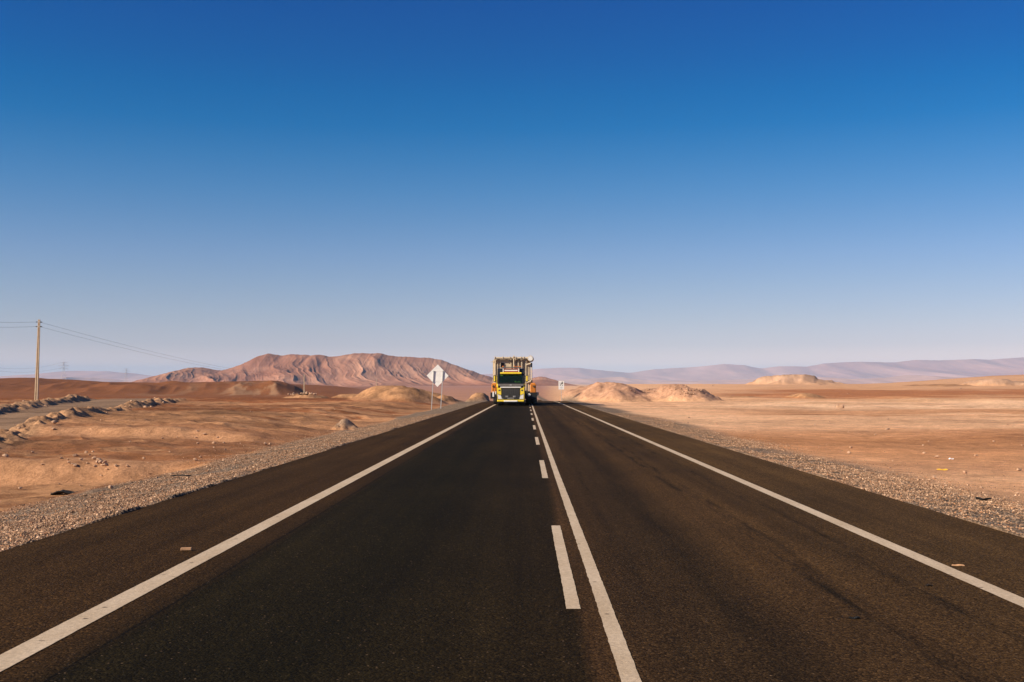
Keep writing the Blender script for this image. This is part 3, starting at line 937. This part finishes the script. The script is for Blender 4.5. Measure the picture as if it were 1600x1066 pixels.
for s in (-1, 1):
    mi = MB().box((s * 1.50, .30, 2.52), (.22, .16, .62), .05).build('mirror', 'black', tk)
    MB().box((s * 1.50, .205, 2.52), (.13, .03, .50), .012).build('mirror_cap', 'yellow', mi)
    for zz in (2.75, 2.3):
        MB().tube([(s * 1.25, .35, zz), (s * 1.45, .32, zz)], .025).build('mirror_arm', 'black', mi)
    MB().box((s * 1.33, 1.9, 2.3), (.05, .25, 1.1), .02).build('side_fairing', 'yellow', tk)
    for yy in (.95,):
        MB().box((s * 1.12, yy + .3, .78), (.28, 1.3, .30), .06).build('step_well', 'black', tk)
ch_ = MB()
for s in (-.42, .42):
    ch_.box((s, 3.7, .95), (.09, 6.6, .28))
for yy in (2.6, 3.9, 5.2, 6.6):
    ch_.box((0, yy, .95), (.84, .1, .2))
ch_.cyl((-1.0, 1.45, .54), (1.0, 1.45, .54), .07).cyl((-1.0, 4.9, .54), (1.0, 4.9, .54), .09).cyl((-1.0, 6.3, .54), (1.0, 6.3, .54), .09)
ch_.build('chassis', 'dark_steel', tk)
for s in (-1, 1):
    MB().cyl((s * .92, 2.5, .78), (s * .92, 3.9, .78), .32, seg=18).build('fuel_tank', 'galv', tk, True)
MB().cyl((0, 5.6, 1.12), (0, 5.6, 1.24), .48, seg=20).build('coupling_plate', 'dark_steel', tk)
for s in (-1, 1):
    wheel(tk, (s * 1.05, 1.45, .535), .53, .36)
    for yy in (4.9, 6.3):
        wheel(tk, (s * .98, yy, .535), .53, .56)
ve = MB()
vb = ve.bm
for (cx, cz, sx_, sz_) in ((0, 0, .50, .09), (-.16, .05, .22, .09), (.18, .035, .26, .08), (.30, -.10, .12, .09)):
    r_ = bmesh.ops.create_icosphere(vb, subdivisions=2, radius=.5)
    bmesh.ops.scale(vb, vec=(sx_, .16, sz_ * 1.5), verts=r_['verts'])
    bmesh.ops.translate(vb, vec=(cx, 0, cz), verts=r_['verts'])
    for v_ in r_['verts']:
        v_.co.z += random.uniform(-.012, .012)
vest = ve.build('safety_vest', 'vest')
vest.location = (TX + .62, TY + .30, 2.185)
tag(vest, 'crumpled yellow green safety vest lying behind the truck windscreen', 'vest')

# ------------------------------------------------------------------ the trailer
YAWT = R(-1.6)                                                # it trails slightly to the right of the cab
tl = empty('trailer', (TX + .12, TY + 5.6, 0.004), YAWT)
tag(tl, 'dark wide low loader trailer with orange boxes under the beige tank', 'trailer')
MB().box((0, 9.8, 1.02), (4.5, 15.0, .34), .04).build('deck', 'dark_steel', tl)
gn = MB().prism([(-.8, 1.26), (-.8, 1.58), (1.3, 1.58), (2.6, 1.19), (2.6, .90), (1.4, 1.26)], -.8, .8)
gn.build('gooseneck', 'dark_steel', tl)
MB().box((0, 2.24, .90), (4.62, .10, .62), .02).build('front_board', 'black', tl)
for s in (-1, 1):
    bx_ = MB().box((s * 1.93, 2.75, 1.62), (.58, .7, .86), .03)
    for k in (-.16, .04, .2):
        bx_.box((s * 1.93 + k, 2.385, 1.62), (.035, .04, .80))
    bx_.box((s * 1.93, 2.39, 2.0), (.52, .05, .06)).box((s * 1.93, 2.75, 2.09), (.40, .5, .14), .03)
    ob = bx_.build('equipment_box', 'orange', tl)
    MB().cyl((s * 2.02, 2.36, 1.80), (s * 2.02, 2.33, 1.80), .10).build('cap', 'dark_steel', ob)
MB().box((-2.02, 2.17, 1.04), (.16, .05, .52), .01).build('marker_board', 'white', tl)
MB().box((-1.78, 2.17, 1.18), (.10, .05, .30), .01).build('marker_board', 'white', tl)
for x in (-1.52, 1.55):
    lm = MB().cyl((x, 2.18, .98), (x, 2.12, .98), .12, .14, seg=14).build('work_lamp', 'lens', tl)
MB().box((.60, 2.17, .82), (.20, .03, .09), .01).build('reflector', 'white', tl)
for k in range(7):
    yy = 3.6 + 1.85 * k
    MB().box((0, yy, .62), (4.1, .22, .16), .02).build('axle', 'dark_steel', tl)
    for x in (-1.92, -1.35, 1.35, 1.92):
        wheel(tl, (x, yy, .42), .415, .34)

# ------------------------------------------------------------------ the load: a big beige tank with pipework
ld = empty('transformer_tank', (TX + .12, TY + 5.6, 1.20), YAWT)
tag(ld, 'tall beige ribbed transformer tank with pipes riding on the trailer', 'transformer')
LX0, LX1, LY0, LY1, LH = -2.02, 1.36, 3.2, 11.5, 3.38
cx_, wx_ = (LX0 + LX1) / 2, LX1 - LX0
MB().box((cx_, (LY0 + LY1) / 2, LH / 2 + .01), (wx_, LY1 - LY0, LH), .03).build('tank', 'beige', ld)
MB().box((cx_, (LY0 + LY1) / 2, .06), (wx_ + .3, LY1 - LY0 + .2, .14), .02).build('base_rim', 'dark_steel', ld)
for x, dpt in ((-1.88, .16), (-1.66, .10), (-.30, .22), (.12, .22), (.44, .26), (.78, .30), (1.20, .24)):
    MB().box((x, LY0 - dpt / 2, LH / 2 + .02), (.12, dpt, LH - .35), .01).build('rib', 'beige', ld)
MB().box((cx_, LY0 - .05, LH - .14), (wx_ + .02, .14, .16), .02).build('top_beam', 'beige', ld)
MB().box((cx_, (LY0 + LY1) / 2, LH + .07), (wx_ - .2, LY1 - LY0 - .2, .13), .02).build('lid', 'beige', ld)
MB().cyl((LX0 + .1, LY0 - .30, LH + .07), (LX1 + .35, LY0 - .30, LH + .07), .115, seg=14).build('top_pipe', 'beige', ld, True)
for x in (LX0 + .12, LX0 + .9, -.38, .20, .72, 1.0):
    MB().cyl((x - .035, LY0 - .30, LH + .07), (x + .035, LY0 - .30, LH + .07), .175, seg=16).build('pipe_flange', 'beige', ld, True)
for x in (-1.78, -.32, .16, .72):
    MB().prism([(LY0 - .02, LH - .12), (LY0 - .48, LH - .02), (LY0 - .48, LH - .14), (LY0 - .02, LH - .55)], x - .03, x + .03).build('bracket', 'beige', ld)
MB().box((-.42, LY0 - .33, LH - .20), (.22, .26, .16), .02).build('valve', 'dark_steel', ld)
MB().box((.62, LY0 - .33, LH - .04), (.26, .26, .15), .02).build('valve', 'dark_steel', ld)
MB().box((-1.18, LY0 - .03, LH - .62), (.36, .06, .44), .01).build('dark_panel', 'black', ld)  # plain black panel set on the tank's front face
MB().box((-1.36, LY0 - .14, LH - .52), (.06, .24, .50), .01).build('bracket_box', 'beige', ld)  # bracket standing out to the left of the black panel
MB().cyl((.0, LY0 - .34, LH - 1.2), (.0, LY0 - .34, LH + .28), .07, seg=12).build('vent_pipe', 'beige', ld, True)
MB().cyl((-.06, LY0 - .34, LH + .20), (.06, LY0 - .34, LH + .20), .13, seg=12).build('vent_cap', 'beige', ld, True)
dr_ = MB().cyl((1.66, LY0 - .50, LH + .03), (1.66, LY0 + 2.4, LH + .03), .29, seg=28).build('drum', 'beige', ld, True)
MB().cyl((1.66, LY0 - .54, LH + .03), (1.66, LY0 - .505, LH + .03), .25, seg=28).build('end_cover', 'white', dr_)
for k in range(10):
    a = k * math.pi / 5
    if k == 0:
        bl_ = MB()
    bl_.cyl((1.66 + .215 * math.cos(a), LY0 - .56, LH + .03 + .215 * math.sin(a)), (1.66 + .215 * math.cos(a), LY0 - .54, LH + .03 + .215 * math.sin(a)), .018, seg=6)
bl_.build('bolts', 'rim', dr_)
MB().cyl((1.24, LY0 - .30, LH - .62), (1.69, LY0 - .30, LH - .50), .10, seg=12).build('elbow_pipe', 'beige', ld, True)
MB().box((1.76, LY0 - .26, LH - .62), (.16, .26, .44), .03).build('gauge_box', 'black', ld)
MB().cyl((1.32, LY0 - .30, .98), (1.76, LY0 - .30, 1.16), .10, seg=12).build('elbow_pipe', 'beige', ld, True)
MB().box((1.78, LY0 - .26, 1.02), (.16, .28, .44), .03).build('gauge_box', 'black', ld)
for x in (1.46, 1.62, 1.78):
    for k, (z0, z1) in enumerate(((.14, .92), (1.25, LH - .75))):
        MB().cyl((x, LY0 - .18, z0), (x, LY0 - .18, z1), .055, seg=10).build('riser_pipe', 'beige', ld, True)
MB().box((1.62, LY0 - .1, .10), (.56, .34, .10), .02).build('pipe_shelf', 'dark_steel', ld)
lad = MB()
for y_ in (LY0 + .2, LY0 + .62):
    lad.box((LX0 - .10, y_, LH / 2), (.04, .04, LH - .2))
for k in range(11):
    lad.box((LX0 - .10, LY0 + .41, .25 + k * .28), (.035, .42, .035))
lad.build('ladder', 'beige', ld)
for k in range(6):
    MB().box((LX0 - .06, LY0 + 1.3 + k * 1.2, LH / 2), (.14, .10, LH - .3), .01).build('rib', 'beige', ld)
    MB().box((LX1 + .06, LY0 + 1.3 + k * 1.2, LH / 2), (.14, .10, LH - .3), .01).build('rib', 'beige', ld)
MB().box((LX0 - .16, LY0 - .02, LH - .30), (.34, .06, .05), .01).build('lifting_lug', 'beige', ld)


# ------------------------------------------------------------------ road signs
g0 = drop(674, 640)
Y0 = g0.y
g1 = at(688.5, 640, Y0 + .02)
sg = empty('road_sign', (g0.x, g0.y, ground_z(g0.x, g0.y) - .02))
tag(sg, 'diamond road sign showing its bare white back, on two leaning posts', 'road sign')
sc_ = Y0 / FPX
gap = (688 - 673.5) * sc_
Hs = (641 - 580) * sc_
lean = (676.5 - 673) * sc_
for k in (0, 1):
    MB().prism([(-.03, 0), (-.03, Hs - .02 * k), (.03, Hs - .02 * k), (.03, 0)], -.035, .035).build('post', 'galv', sg)
posts = [o for o in sg.children]
for k, o in enumerate(posts):
    o.location = (k * gap, 0, 0)
    o.rotation_euler = (0, math.atan2(lean, Hs), 0)
pc_x, pc_z = (682.5 - 673) * sc_, (641 - 588) * sc_
hw_, hh_ = 17.2 * sc_, 17.6 * sc_
pl = MB().plate([(-hw_, .01), (.0 + .02, hh_), (hw_, -.01), (-.02, -hh_)], .050, .058).build('panel', 'sign_back', sg)
pl.location = (pc_x, 0, pc_z)
rl = MB().box((pc_x, .041, pc_z + .42 * hh_), (hw_ * 1.02, .016, .035)).box((pc_x, .041, pc_z - .50 * hh_), (hw_ * .86, .016, .035)).build('rail', 'sign_back', sg)
for dz in (.42 * hh_, -.50 * hh_):
    for k in (0, 1):
        xx = k * gap + lean * (pc_z + dz) / Hs
        MB().box((xx, -.038, pc_z + dz), (.10, .014, .06), .004).build('clamp', 'galv', sg)

YS = 168.0
tp, bt = at(877, 595.3, YS), at(877, 608.7, YS)
gz_ = ground_z(tp.x, YS)
s2 = empty('road_sign', (tp.x, YS, gz_))
tag(s2, 'small white rectangular road sign with a black symbol, right of the truck', 'road sign')
wS, hS = 8.7 / FPX * YS, tp.z - bt.z
zc = (tp.z + bt.z) / 2 - gz_
MB().plate([(-wS / 2, -hS / 2), (wS / 2, -hS / 2), (wS / 2, hS / 2), (-wS / 2, hS / 2)], -.004, .004).build('panel', 'sign_white', s2).location = (0, 0, zc)
ink = MB()
def q4(a_): ink.plate([(p * wS, q * hS) for p, q in a_], -.010, -.006)
q4([(-.20, .06), (-.16, .16), (.02, .20), (.10, .30), (.28, .32), (.30, .20), (.20, .12)])       # tilted car
q4([(-.02, .335), (.05, .36), (.25, .42), (.32, .38), (.10, .31)])
q4([(-.34, .20), (-.28, .28), (-.18, .32), (-.20, .27), (-.28, .20)])
q4([(-.30, .02), (-.22, .04), (-.10, -.04), (-.02, -.14), (-.08, -.14), (-.18, -.06)])
q4([(.14, .00), (.30, .04), (.24, -.06), (.12, -.12), (.08, -.10), (.18, -.04)])
q4([(-.22, -.30), (.22, -.30), (.22, -.34), (-.22, -.34)])
sy = ink.build('symbol', 'sign_black', s2); sy.location = (0, 0, zc)
MB().box((0, .035, (zc + hS * .45) / 2), (.06, .05, zc + hS * .45)).build('post', 'galv', s2)

# ------------------------------------------------------------------ concrete poles and their wires
def make_pole(H, wb, wt):
    r_ = empty('utility_pole')
    b_ = MB()
    for s in (-1, 1):                                          # two flanges and a web, tapering upward
        for (o_, t_) in ((s, 1),):
            x0, x1 = s * wb / 2, s * (wb / 2 - wb * .30)
            u0, u1 = s * wt / 2, s * (wt / 2 - wt * .30)
            vs = [b_.bm.verts.new(p) for p in ((x0, -wb * .4, -1), (x1, -wb * .4, -1), (x1, wb * .4, -1), (x0, wb * .4, -1),
                                               (u0, -wt * .4, H), (u1, -wt * .4, H), (u1, wt * .4, H), (u0, wt * .4, H))]
            for f in ((0, 1, 2, 3), (4, 5, 6, 7), (0, 1, 5, 4), (1, 2, 6, 5), (2, 3, 7, 6), (3, 0, 4, 7)):
                b_.bm.faces.new([vs[i] for i in f])
    vs = [b_.bm.verts.new(p) for p in ((-wb * .22, -wb * .12, -1), (wb * .22, -wb * .12, -1), (wb * .22, wb * .12, -1), (-wb * .22, wb * .12, -1),
                                       (-wt * .22, -wt * .12, H - .01), (wt * .22, -wt * .12, H - .01), (wt * .22, wt * .12, H - .01), (-wt * .22, wt * .12, H - .01))]
    for f in ((0, 1, 2, 3), (4, 5, 6, 7), (0, 1, 5, 4), (1, 2, 6, 5), (2, 3, 7, 6), (3, 0, 4, 7)):
        b_.bm.faces.new([vs[i] for i in f])
    b_.build('shaft', 'concrete', r_)
    for z in (H - .33, H - .95):
        br = MB().box((0, 0, z), (wt * 1.25, wt * 1.0, .10), .01).build('bracket', 'galv', r_)
        for s in (-1, 1):
            MB().cyl((s * wt * .55, 0, z), (s * (wt * .55 + .30), .0, z), .045, seg=8).cyl((s * (wt * .55 + .08), 0, z), (s * (wt * .55 + .20), 0, z), .075, seg=10).build('insulator', 'dark_steel', br)
    return r_

PB = at(56.8, 622, 150.0)
PH = at(60, 499.5, 150.0).z - ground_z(PB.x, 150.0)
pole = make_pole(PH, .44, .24)
pole.location = (PB.x, 150.0, ground_z(PB.x, 150.0))
pole.rotation_euler = (0, R(1.0), 0)
tag(pole, 'tall pale concrete utility pole standing alone beyond the dirt track', 'pole', 'utility poles along the power line')
P2, P3 = at(475, 616, 480.0), at(588, 611, 800.0)
for p_, Y_, pt, lab in ((P2, 480.0, 585, 'slim concrete utility pole behind a low heap of pale rubble'),
                        (P3, 800.0, 591.5, 'far thin utility pole beside the big tan mound')):
    c_ = copy_tree(pole)
    zz = ground_z(p_.x, Y_)
    hN = at(475, pt, Y_).z - zz
    c_.location = (p_.x, Y_, zz)
    c_.rotation_euler = (0, 0, 0)
    c_.scale = (1.25, 1.25, hN / PH)
    c_['label'] = lab

def wire_obj(name, p0, p1, sag, r, n=40):
    pts = []
    for k in range(n + 1):
        t = k / n
        p = p0.lerp(p1, t)
        p.z -= 4 * sag * t * (1 - t)
        pts.append(p)
    return MB().tube(pts, r, 4).build(name, 'wire')
zt = pole.location.z
tops = [Vector((pole.location.x + .25, 150.0, zt + PH - .33)), Vector((pole.location.x + .25, 150.0, zt + PH - .95))]
H2 = at(475, 585, 480.0).z
for i, nm in enumerate(('upper', 'lower')):
    a_ = tops[i]
    e_ = Vector((P2.x, 480.0, H2 - .3 - .6 * i))
    o = wire_obj('power_line', a_, e_, 2.2, .013)
    tag(o, f'{nm} power line sagging from the tall pole towards the red hills', 'power line', 'power lines from the tall pole')
    p0 = Vector((-59.0, 40.0, a_.z + .35))
    o = wire_obj('power_line', a_ - Vector((.5, 0, 0)), p0, 2.0, .013)
    tag(o, f'{nm} power line running level from the tall pole out of frame', 'power line', 'power lines from the tall pole')
e2 = Vector((P2.x, 480.0, H2 - .3)); e3 = Vector((P3.x, 800.0, at(588, 591.5, 800.0).z - .3))
tag(wire_obj('power_line', e2, e3, 2.0, .022), 'distant power line between the two smaller poles', 'power line', 'power lines from the tall pole')

# ------------------------------------------------------------------ lattice pylons far away
mpy = simple('pylon_steel', (.50, .47, .46), .6)
def make_pylon(H):
    r_ = empty('electricity_pylon')
    b_ = MB()
    t_ = .16
    lev = [(0, .13), (.30, .085), (.55, .045), (.75, .030), (1.0, .022)]
    for (z0, w0), (z1, w1) in zip(lev[:-1], lev[1:]):
        for sx_ in (-1, 1):
            for sy_ in (-1, 1):
                b_.cyl((sx_ * w0 * H, sy_ * w0 * H, z0 * H), (sx_ * w1 * H, sy_ * w1 * H, z1 * H), t_, seg=4)
            b_.cyl((sx_ * w0 * H, -w0 * H, z0 * H), (sx_ * w1 * H, w1 * H, z1 * H), t_ * .7, seg=4)
        for sy_ in (-1, 1):
            b_.cyl((-w0 * H, sy_ * w0 * H, z0 * H), (w1 * H, sy_ * w1 * H, z1 * H), t_ * .7, seg=4)
            b_.cyl((w0 * H, sy_ * w0 * H, z0 * H), (-w1 * H, sy_ * w1 * H, z1 * H), t_ * .7, seg=4)
    b_.build('tower', mpy, r_)
    for z, w_ in ((.66, .20), (.80, .25), (.94, .17)):
        a_ = MB()
        for sy_ in (-1, 1):
            a_.cyl((-w_ * H, 0, z * H), (w_ * H, 0, z * H), t_, seg=4)
            for sx_ in (-1, 1):
                a_.cyl((sx_ * .03 * H, sy_ * .03 * H, (z + .05) * H), (sx_ * w_ * H, 0, z * H), t_ * .8, seg=4)
        a_.build('cross_arm', mpy, r_)
    return r_
pyl = make_pylon(50.0)
y1_ = at(99, 597, 2700.0)
pyl.location = (y1_.x, 2700.0, at(99, 597.5, 2700.0).z)
pyl.rotation_euler = (0, 0, R(25))
tag(pyl, 'faint lattice electricity pylon right of the tall concrete pole', 'pylon', 'lattice pylons on the horizon')
py2 = copy_tree(pyl)
y2_ = at(197, 598, 3600.0)
py2.location = (y2_.x, 3600.0, at(197, 598.5, 3600.0).z)
py2.scale = (.95, .95, .95)
py2['label'] = 'smaller faint lattice pylon nearer the red hills'
for i, (dz, off) in enumerate(((.94, -8), (.80, 11))):
    a_ = pyl.matrix_basis @ Vector((off, 0, dz * 50))
    o = wire_obj('transmission_line', a_, Vector((-880, 1500, a_.z + 16)), 30, .10)
    tag(o, ('upper' if i == 0 else 'lower') + ' thin line swinging down from the left edge to the pylon', 'power line', 'transmission lines')

# ------------------------------------------------------------------ rocks
def rock_mesh(seed):
    g = random.Random(seed)
    b_ = bmesh.new()
    bmesh.ops.create_icosphere(b_, subdivisions=2, radius=.5)
    cuts = [Vector((g.gauss(0, 1), g.gauss(0, 1), g.gauss(0, 1))).normalized() for _ in range(9)]
    for v in b_.verts:
        for c_ in cuts:
            dd = v.co.dot(c_)
            if dd > .27:
                v.co -= c_ * (dd - .27)
        v.co *= 1 + g.uniform(-.07, .07)
        v.co.z *= .66
    me = bpy.data.meshes.new('rock')
    b_.to_mesh(me)
    b_.free()
    return me
M['rock'] = simple('pale_rock', (.46, .295, .19), .9, var=.25, scale=2.0, spec=.15, dirt=(.36, .20, .12))
ROCKS = [rock_mesh(s) for s in range(7)]
for me in ROCKS:
    me.materials.append(M['rock'])
def rock(p, size, label, group=None, asp=(1, 1, 1), sink=.22):
    o = bpy.data.objects.new('rock', random.choice(ROCKS))
    COL.objects.link(o)
    o.location = (p.x, p.y, p.z + size * asp[2] * (.39 - sink))
    o.rotation_euler = (random.uniform(-.3, .3), random.uniform(-.3, .3), random.uniform(0, 6.28))
    o.scale = (size * asp[0], size * asp[1], size * asp[2])
    tag(o, label, 'rock', group)
    return o
bankg = 'pale rocks fallen along the cut bank on the left'
for px, py, s in ((134, 708, 7), (145, 707, 6), (119, 714, 11), (126, 719, 7), (148, 718, 9), (155, 720, 10), (158, 724, 9), (152, 724, 8), (163, 725, 11), (165, 728, 9),
                  (160, 729, 7), (140, 712, 5), (95, 717, 6), (106, 719, 5), (108, 725, 6), (113, 727, 5), (136, 725, 4), (148, 731, 6), (168, 734, 4)):
    p = drop(px, py)
    rock(p, s / FPX * p.y, 'pale broken rock in the small spill down the near cut bank', bankg)
for px, py, s, lab in ((181, 729, 6.5, 'single pale rock lying right of the rock spill'), (199, 730, 6.5, 'pale rock farthest right below the near cut bank'),
                       (305, 720, 8, 'larger pale rock beside the gravel at the bank end'), (313, 716, 6, 'small pale rock just above the larger one by the gravel'),
                       (224, 717, 5, 'lone small rock halfway along the near bank face'), (320, 680, 7, 'pale rock on the far bank face with a dark side'),
                       (340, 686, 6, 'pale rock below the middle of the far bank'), (306, 686, 5, 'small rock below the far bank left of two others'),
                       (415, 696, 9, 'pale rock with a flat top near the gravel edge'), (422, 695, 6, 'small rock touching the flat topped one'), (254, 686, 5, 'pale rock low on the far bank left part'),
                       (309, 694, 5, 'small brownish rock on the ledge between the banks'), (334, 700, 4, 'tiny pale rock on the ledge near the gravel')):
    p = drop(px, py)
    rock(p, s / FPX * p.y, lab)
g_ = random.Random(3)
rubg = 'boulders dumped on the right hand mound'
for k in range(64):
    px = g_.gauss(1078, 17); py = 613 - (px - 1078) * .02 + g_.gauss(0, 4.6)
    if k > 44:
        px = g_.uniform(985, 1060); py = 617 - (px - 985) * .10 + g_.gauss(0, 2.4)
    if not 602 < py < 624:
        continue
    p = drop(px, py)
    rock(p, g_.uniform(1.8, 4.6) / FPX * p.y, 'pale boulder in the scatter dumped on the right hand mound', rubg, (1, 1, g_.uniform(.8, 1.1)))
heapg = 'rubble heaped at the foot of the slim pole'
for k in range(40):
    px = g_.gauss(477, 11); py = 617.6 - 1.9 * math.exp(-((px - 477) / 16) ** 2) + g_.gauss(0, .7)
    p = drop(px, py)
    rock(p, g_.uniform(2.4, 5.2) / FPX * p.y, 'pale rubble block in the low heap under the slim pole', heapg)
bermg = 'broken lumps along the dirt track berms'
for k in range(70):
    t = g_.random()
    pts = NEAR_BERM if k < 46 else FAR_BERM
    i = min(int(t * (len(pts) - 1)), len(pts) - 2)
    f_ = t * (len(pts) - 1) - i
    x_ = pts[i][0] + (pts[i + 1][0] - pts[i][0]) * f_ + g_.gauss(0, .8)
    y_ = pts[i][1] + (pts[i + 1][1] - pts[i][1]) * f_ + g_.gauss(0, .8)
    rock(Vector((x_, y_, ground_z(x_, y_))), abs(g_.gauss(.14, .12)) + .10, ('broken pale lump on the near berm of the dirt track' if k < 46 else 'broken pale lump on the far berm of the dirt track'),
         bermg if k < 46 else bermg + ' far side')
scatg = 'stones scattered over the right hand plain'
for k in range(60):
    px = g_.uniform(1010, 1600); py = g_.uniform(650, 790)
    if (py - 607) * 5.2 + 822 < px * .0 + 0 or (px - 822) / 1750 * (1750 * 1.95 / (py - 607)) < 8.3:
        continue
    p = drop(px, py)
    rock(p, g_.uniform(.05, .11) * (1 + p.y / 110), 'small brown stone scattered on the right hand sand', scatg)
scatl = 'stones scattered over the left hand desert'
for k in range(46):
    px = g_.uniform(0, 640); py = g_.uniform(640, 770)
    if (822 - px) / 1750 * (1750 * 2.1 / (py - 607)) < 8.0:
        continue
    p = drop(px, py)
    rock(p, g_.uniform(.05, .13) * (1 + p.y / 130), 'small pale stone scattered on the left hand crust', scatl)
p = drop(1313, 641)
bo = rock(p, 12.5 / FPX * p.y, 'lone square boulder on the pale sand at right', None, (1.0, .9, 1.35), .06)
bo.rotation_euler = (0, 0, .4)
for px, py, s, lab in ((1387, 671.5, 7, 'flat dark rock on the brown sand below the lone boulder'), (1501, 608, 6, 'dark rock far off on the right hand plain'), (1326, 616, 4, 'tiny pale rock on the far brown strip')):
    p = drop(px, py)
    rock(p, s / FPX * p.y, lab, None, (1.3, .8, .6))

# ------------------------------------------------------------------ litter
def lump(name, px, py, size, mat, label, cat, zoff=0.0, seed=1, rz=0.0):
    """a crumpled, bent scrap with real thickness"""
    g = random.Random(seed)
    b_ = bmesh.new()
    bmesh.ops.create_grid(b_, x_segments=8, y_segments=4, size=.5)
    for v in b_.verts:
        u_, w_ = v.co.x, v.co.y
        v.co.z = .18 * math.sin(u_ * 7 + seed) * .5 + .12 * math.cos(w_ * 9 + seed * 2) + g.uniform(-.05, .05) + .12
        v.co.x += g.uniform(-.05, .05)
        v.co.y *= 1 - .5 * abs(u_)
    r_ = bmesh.ops.solidify(b_, geom=b_.faces[:], thickness=.06)
    bmesh.ops.scale(b_, vec=Vector(size), verts=b_.verts)
    bmesh.ops.recalc_face_normals(b_, faces=b_.faces)
    me = bpy.data.meshes.new(name)
    b_.to_mesh(me)
    b_.free()
    me.materials.append(M[mat])
    o = bpy.data.objects.new(name, me)
    COL.objects.link(o)
    p = drop(px, py)
    o.location = (p.x, p.y, p.z + zoff)
    o.rotation_euler = (0, 0, rz)
    return tag(o, label, cat)
lump('rubber_scrap', 101, 773, (.62, .34, .34), 'scrap', 'black torn rubber scrap where the left gravel meets the sand', 'scrap', .0, 2)
lump('rubber_scrap', 1536, 783, (.22, .10, .12), 'scrap', 'small black scrap on the right gravel near the frame edge', 'scrap', .02, 5, -.5)
lump('litter', 1486, 718, (.12, .08, .14), 'litter_white', 'scrap of white litter on the right hand sand', 'litter', .0, 3)
lump('litter', 1472, 735, (.22, .10, .07), 'litter_yellow', 'flat yellow litter on the right hand sand', 'litter', .01, 4)
lump('rubber_scrap', 1335, 967, (.075, .045, .05), 'scrap', 'small black scrap lying in the right hand lane', 'scrap', .0, 6)
lump('rubber_scrap', 1452, 915, (.06, .03, .03), 'scrap', 'tiny black scrap in the right lane by the edge line', 'scrap', .0, 8)
lump('wood_splinter', 1497, 884, (.11, .022, .04), 'wood', 'orange brown splinter lying beside the right edge line', 'splinter', .0, 7, -.15)
p = at(291, 860, 1.0); d_ = (p - Vector((0, 0, CAMH))); t_ = (CAMH - .004) / -d_.z
pos = Vector((0, 0, CAMH)) + d_ * t_
bk = MB().box((0, 0, .015), (.105, .045, .026), .004).build('wood_offcut', 'wood')
bk.location = (pos.x, pos.y, .003); bk.rotation_euler = (0, 0, .12)
tag(bk, 'pale wood offcut lying on the left shoulder beside the edge line', 'offcut')
p = drop(283, 746)
stx = MB().tube([(-.22, 0, .03), (-.05, .02, .045), (.10, .0, .04), (.22, .03, .03)], .014, 6).build('rubber_strip', 'scrap')
stx.location = p
tag(stx, 'thin dark strip of rubber on the left gravel', 'scrap')


# ------------------------------------------------------------------ light
SUN_EL, SUN_A = R(28), R(25)             # sunlight travels to the right and a little away from the viewer
d = Vector((math.cos(SUN_EL) * math.cos(SUN_A), math.cos(SUN_EL) * math.sin(SUN_A), -math.sin(SUN_EL)))
sl = bpy.data.lights.new('sun', 'SUN')
sl.energy, sl.angle, sl.color = 5.0, R(.53), (1.0, .86, .67)
so = bpy.data.objects.new('sun', sl)
COL.objects.link(so)
so.rotation_euler = d.to_track_quat('-Z', 'Y').to_euler()

w = bpy.data.worlds.new('World')
scene.world = w
w.use_nodes = True
nt = w.node_tree
bg = nt.nodes['Background']
sky = nt.nodes.new('ShaderNodeTexSky')
sky.sky_type = 'NISHITA'
sky.sun_disc = False
sky.sun_elevation = SUN_EL
sky.sun_rotation = math.atan2(-d.x, -d.y)
sky.altitude, sky.air_density, sky.dust_density, sky.ozone_density = 2300, 1.0, .6, 1.0
tc = nt.nodes.new('ShaderNodeTexCoord')
sz = nt.nodes.new('ShaderNodeSeparateXYZ')
nt.links.new(tc.outputs['Generated'], sz.inputs[0])
SKY_TINT = [(0.0, (1.725, 1.061, 1.004)), (0.0446, (1.725, 1.061, 1.004)), (0.0764, (1.278, 0.893, 0.923)), (0.122, (1.108, 0.876, 0.933)), (0.1788, (0.943, 0.857, 0.975)), (0.2353, (0.777, 0.832, 1.036)), (0.2914, (0.566, 0.785, 1.046)), (0.3469, (0.364, 0.739, 1.064)), (0.4018, (0.189, 0.675, 1.065)), (0.4558, (0.04, 0.598, 1.058)), (0.509, (0.0, 0.542, 1.048)), (0.5611, (0.0, 0.474, 1.034)), (0.6122, (0.0, 0.43, 1.027)), (0.6571, (0.0, 0.398, 1.028))]
tint = ramp(nt, math_n(nt, 'MULTIPLY', sz.outputs[2], 2.0), SKY_TINT)
nt.links.new(mixc(nt, 1.0, sky.outputs[0], tint, 'MULTIPLY'), bg.inputs[0])
bg.inputs[1].default_value = .06

scene.view_settings.view_transform = 'Standard'
scene.view_settings.look = 'None'
scene.view_settings.exposure = 0.65
scene.view_settings.gamma = 1.0
scene.view_settings.use_curve_mapping = False
scene.render.engine = 'CYCLES'
scene.cycles.max_bounces = 6
scene.cycles.volume_bounces = 1
scene.cycles.use_denoising = True
scene.cycles.denoising_input_passes = 'RGB_ALBEDO_NORMAL'
scene.cycles.denoising_prefilter = 'ACCURATE'
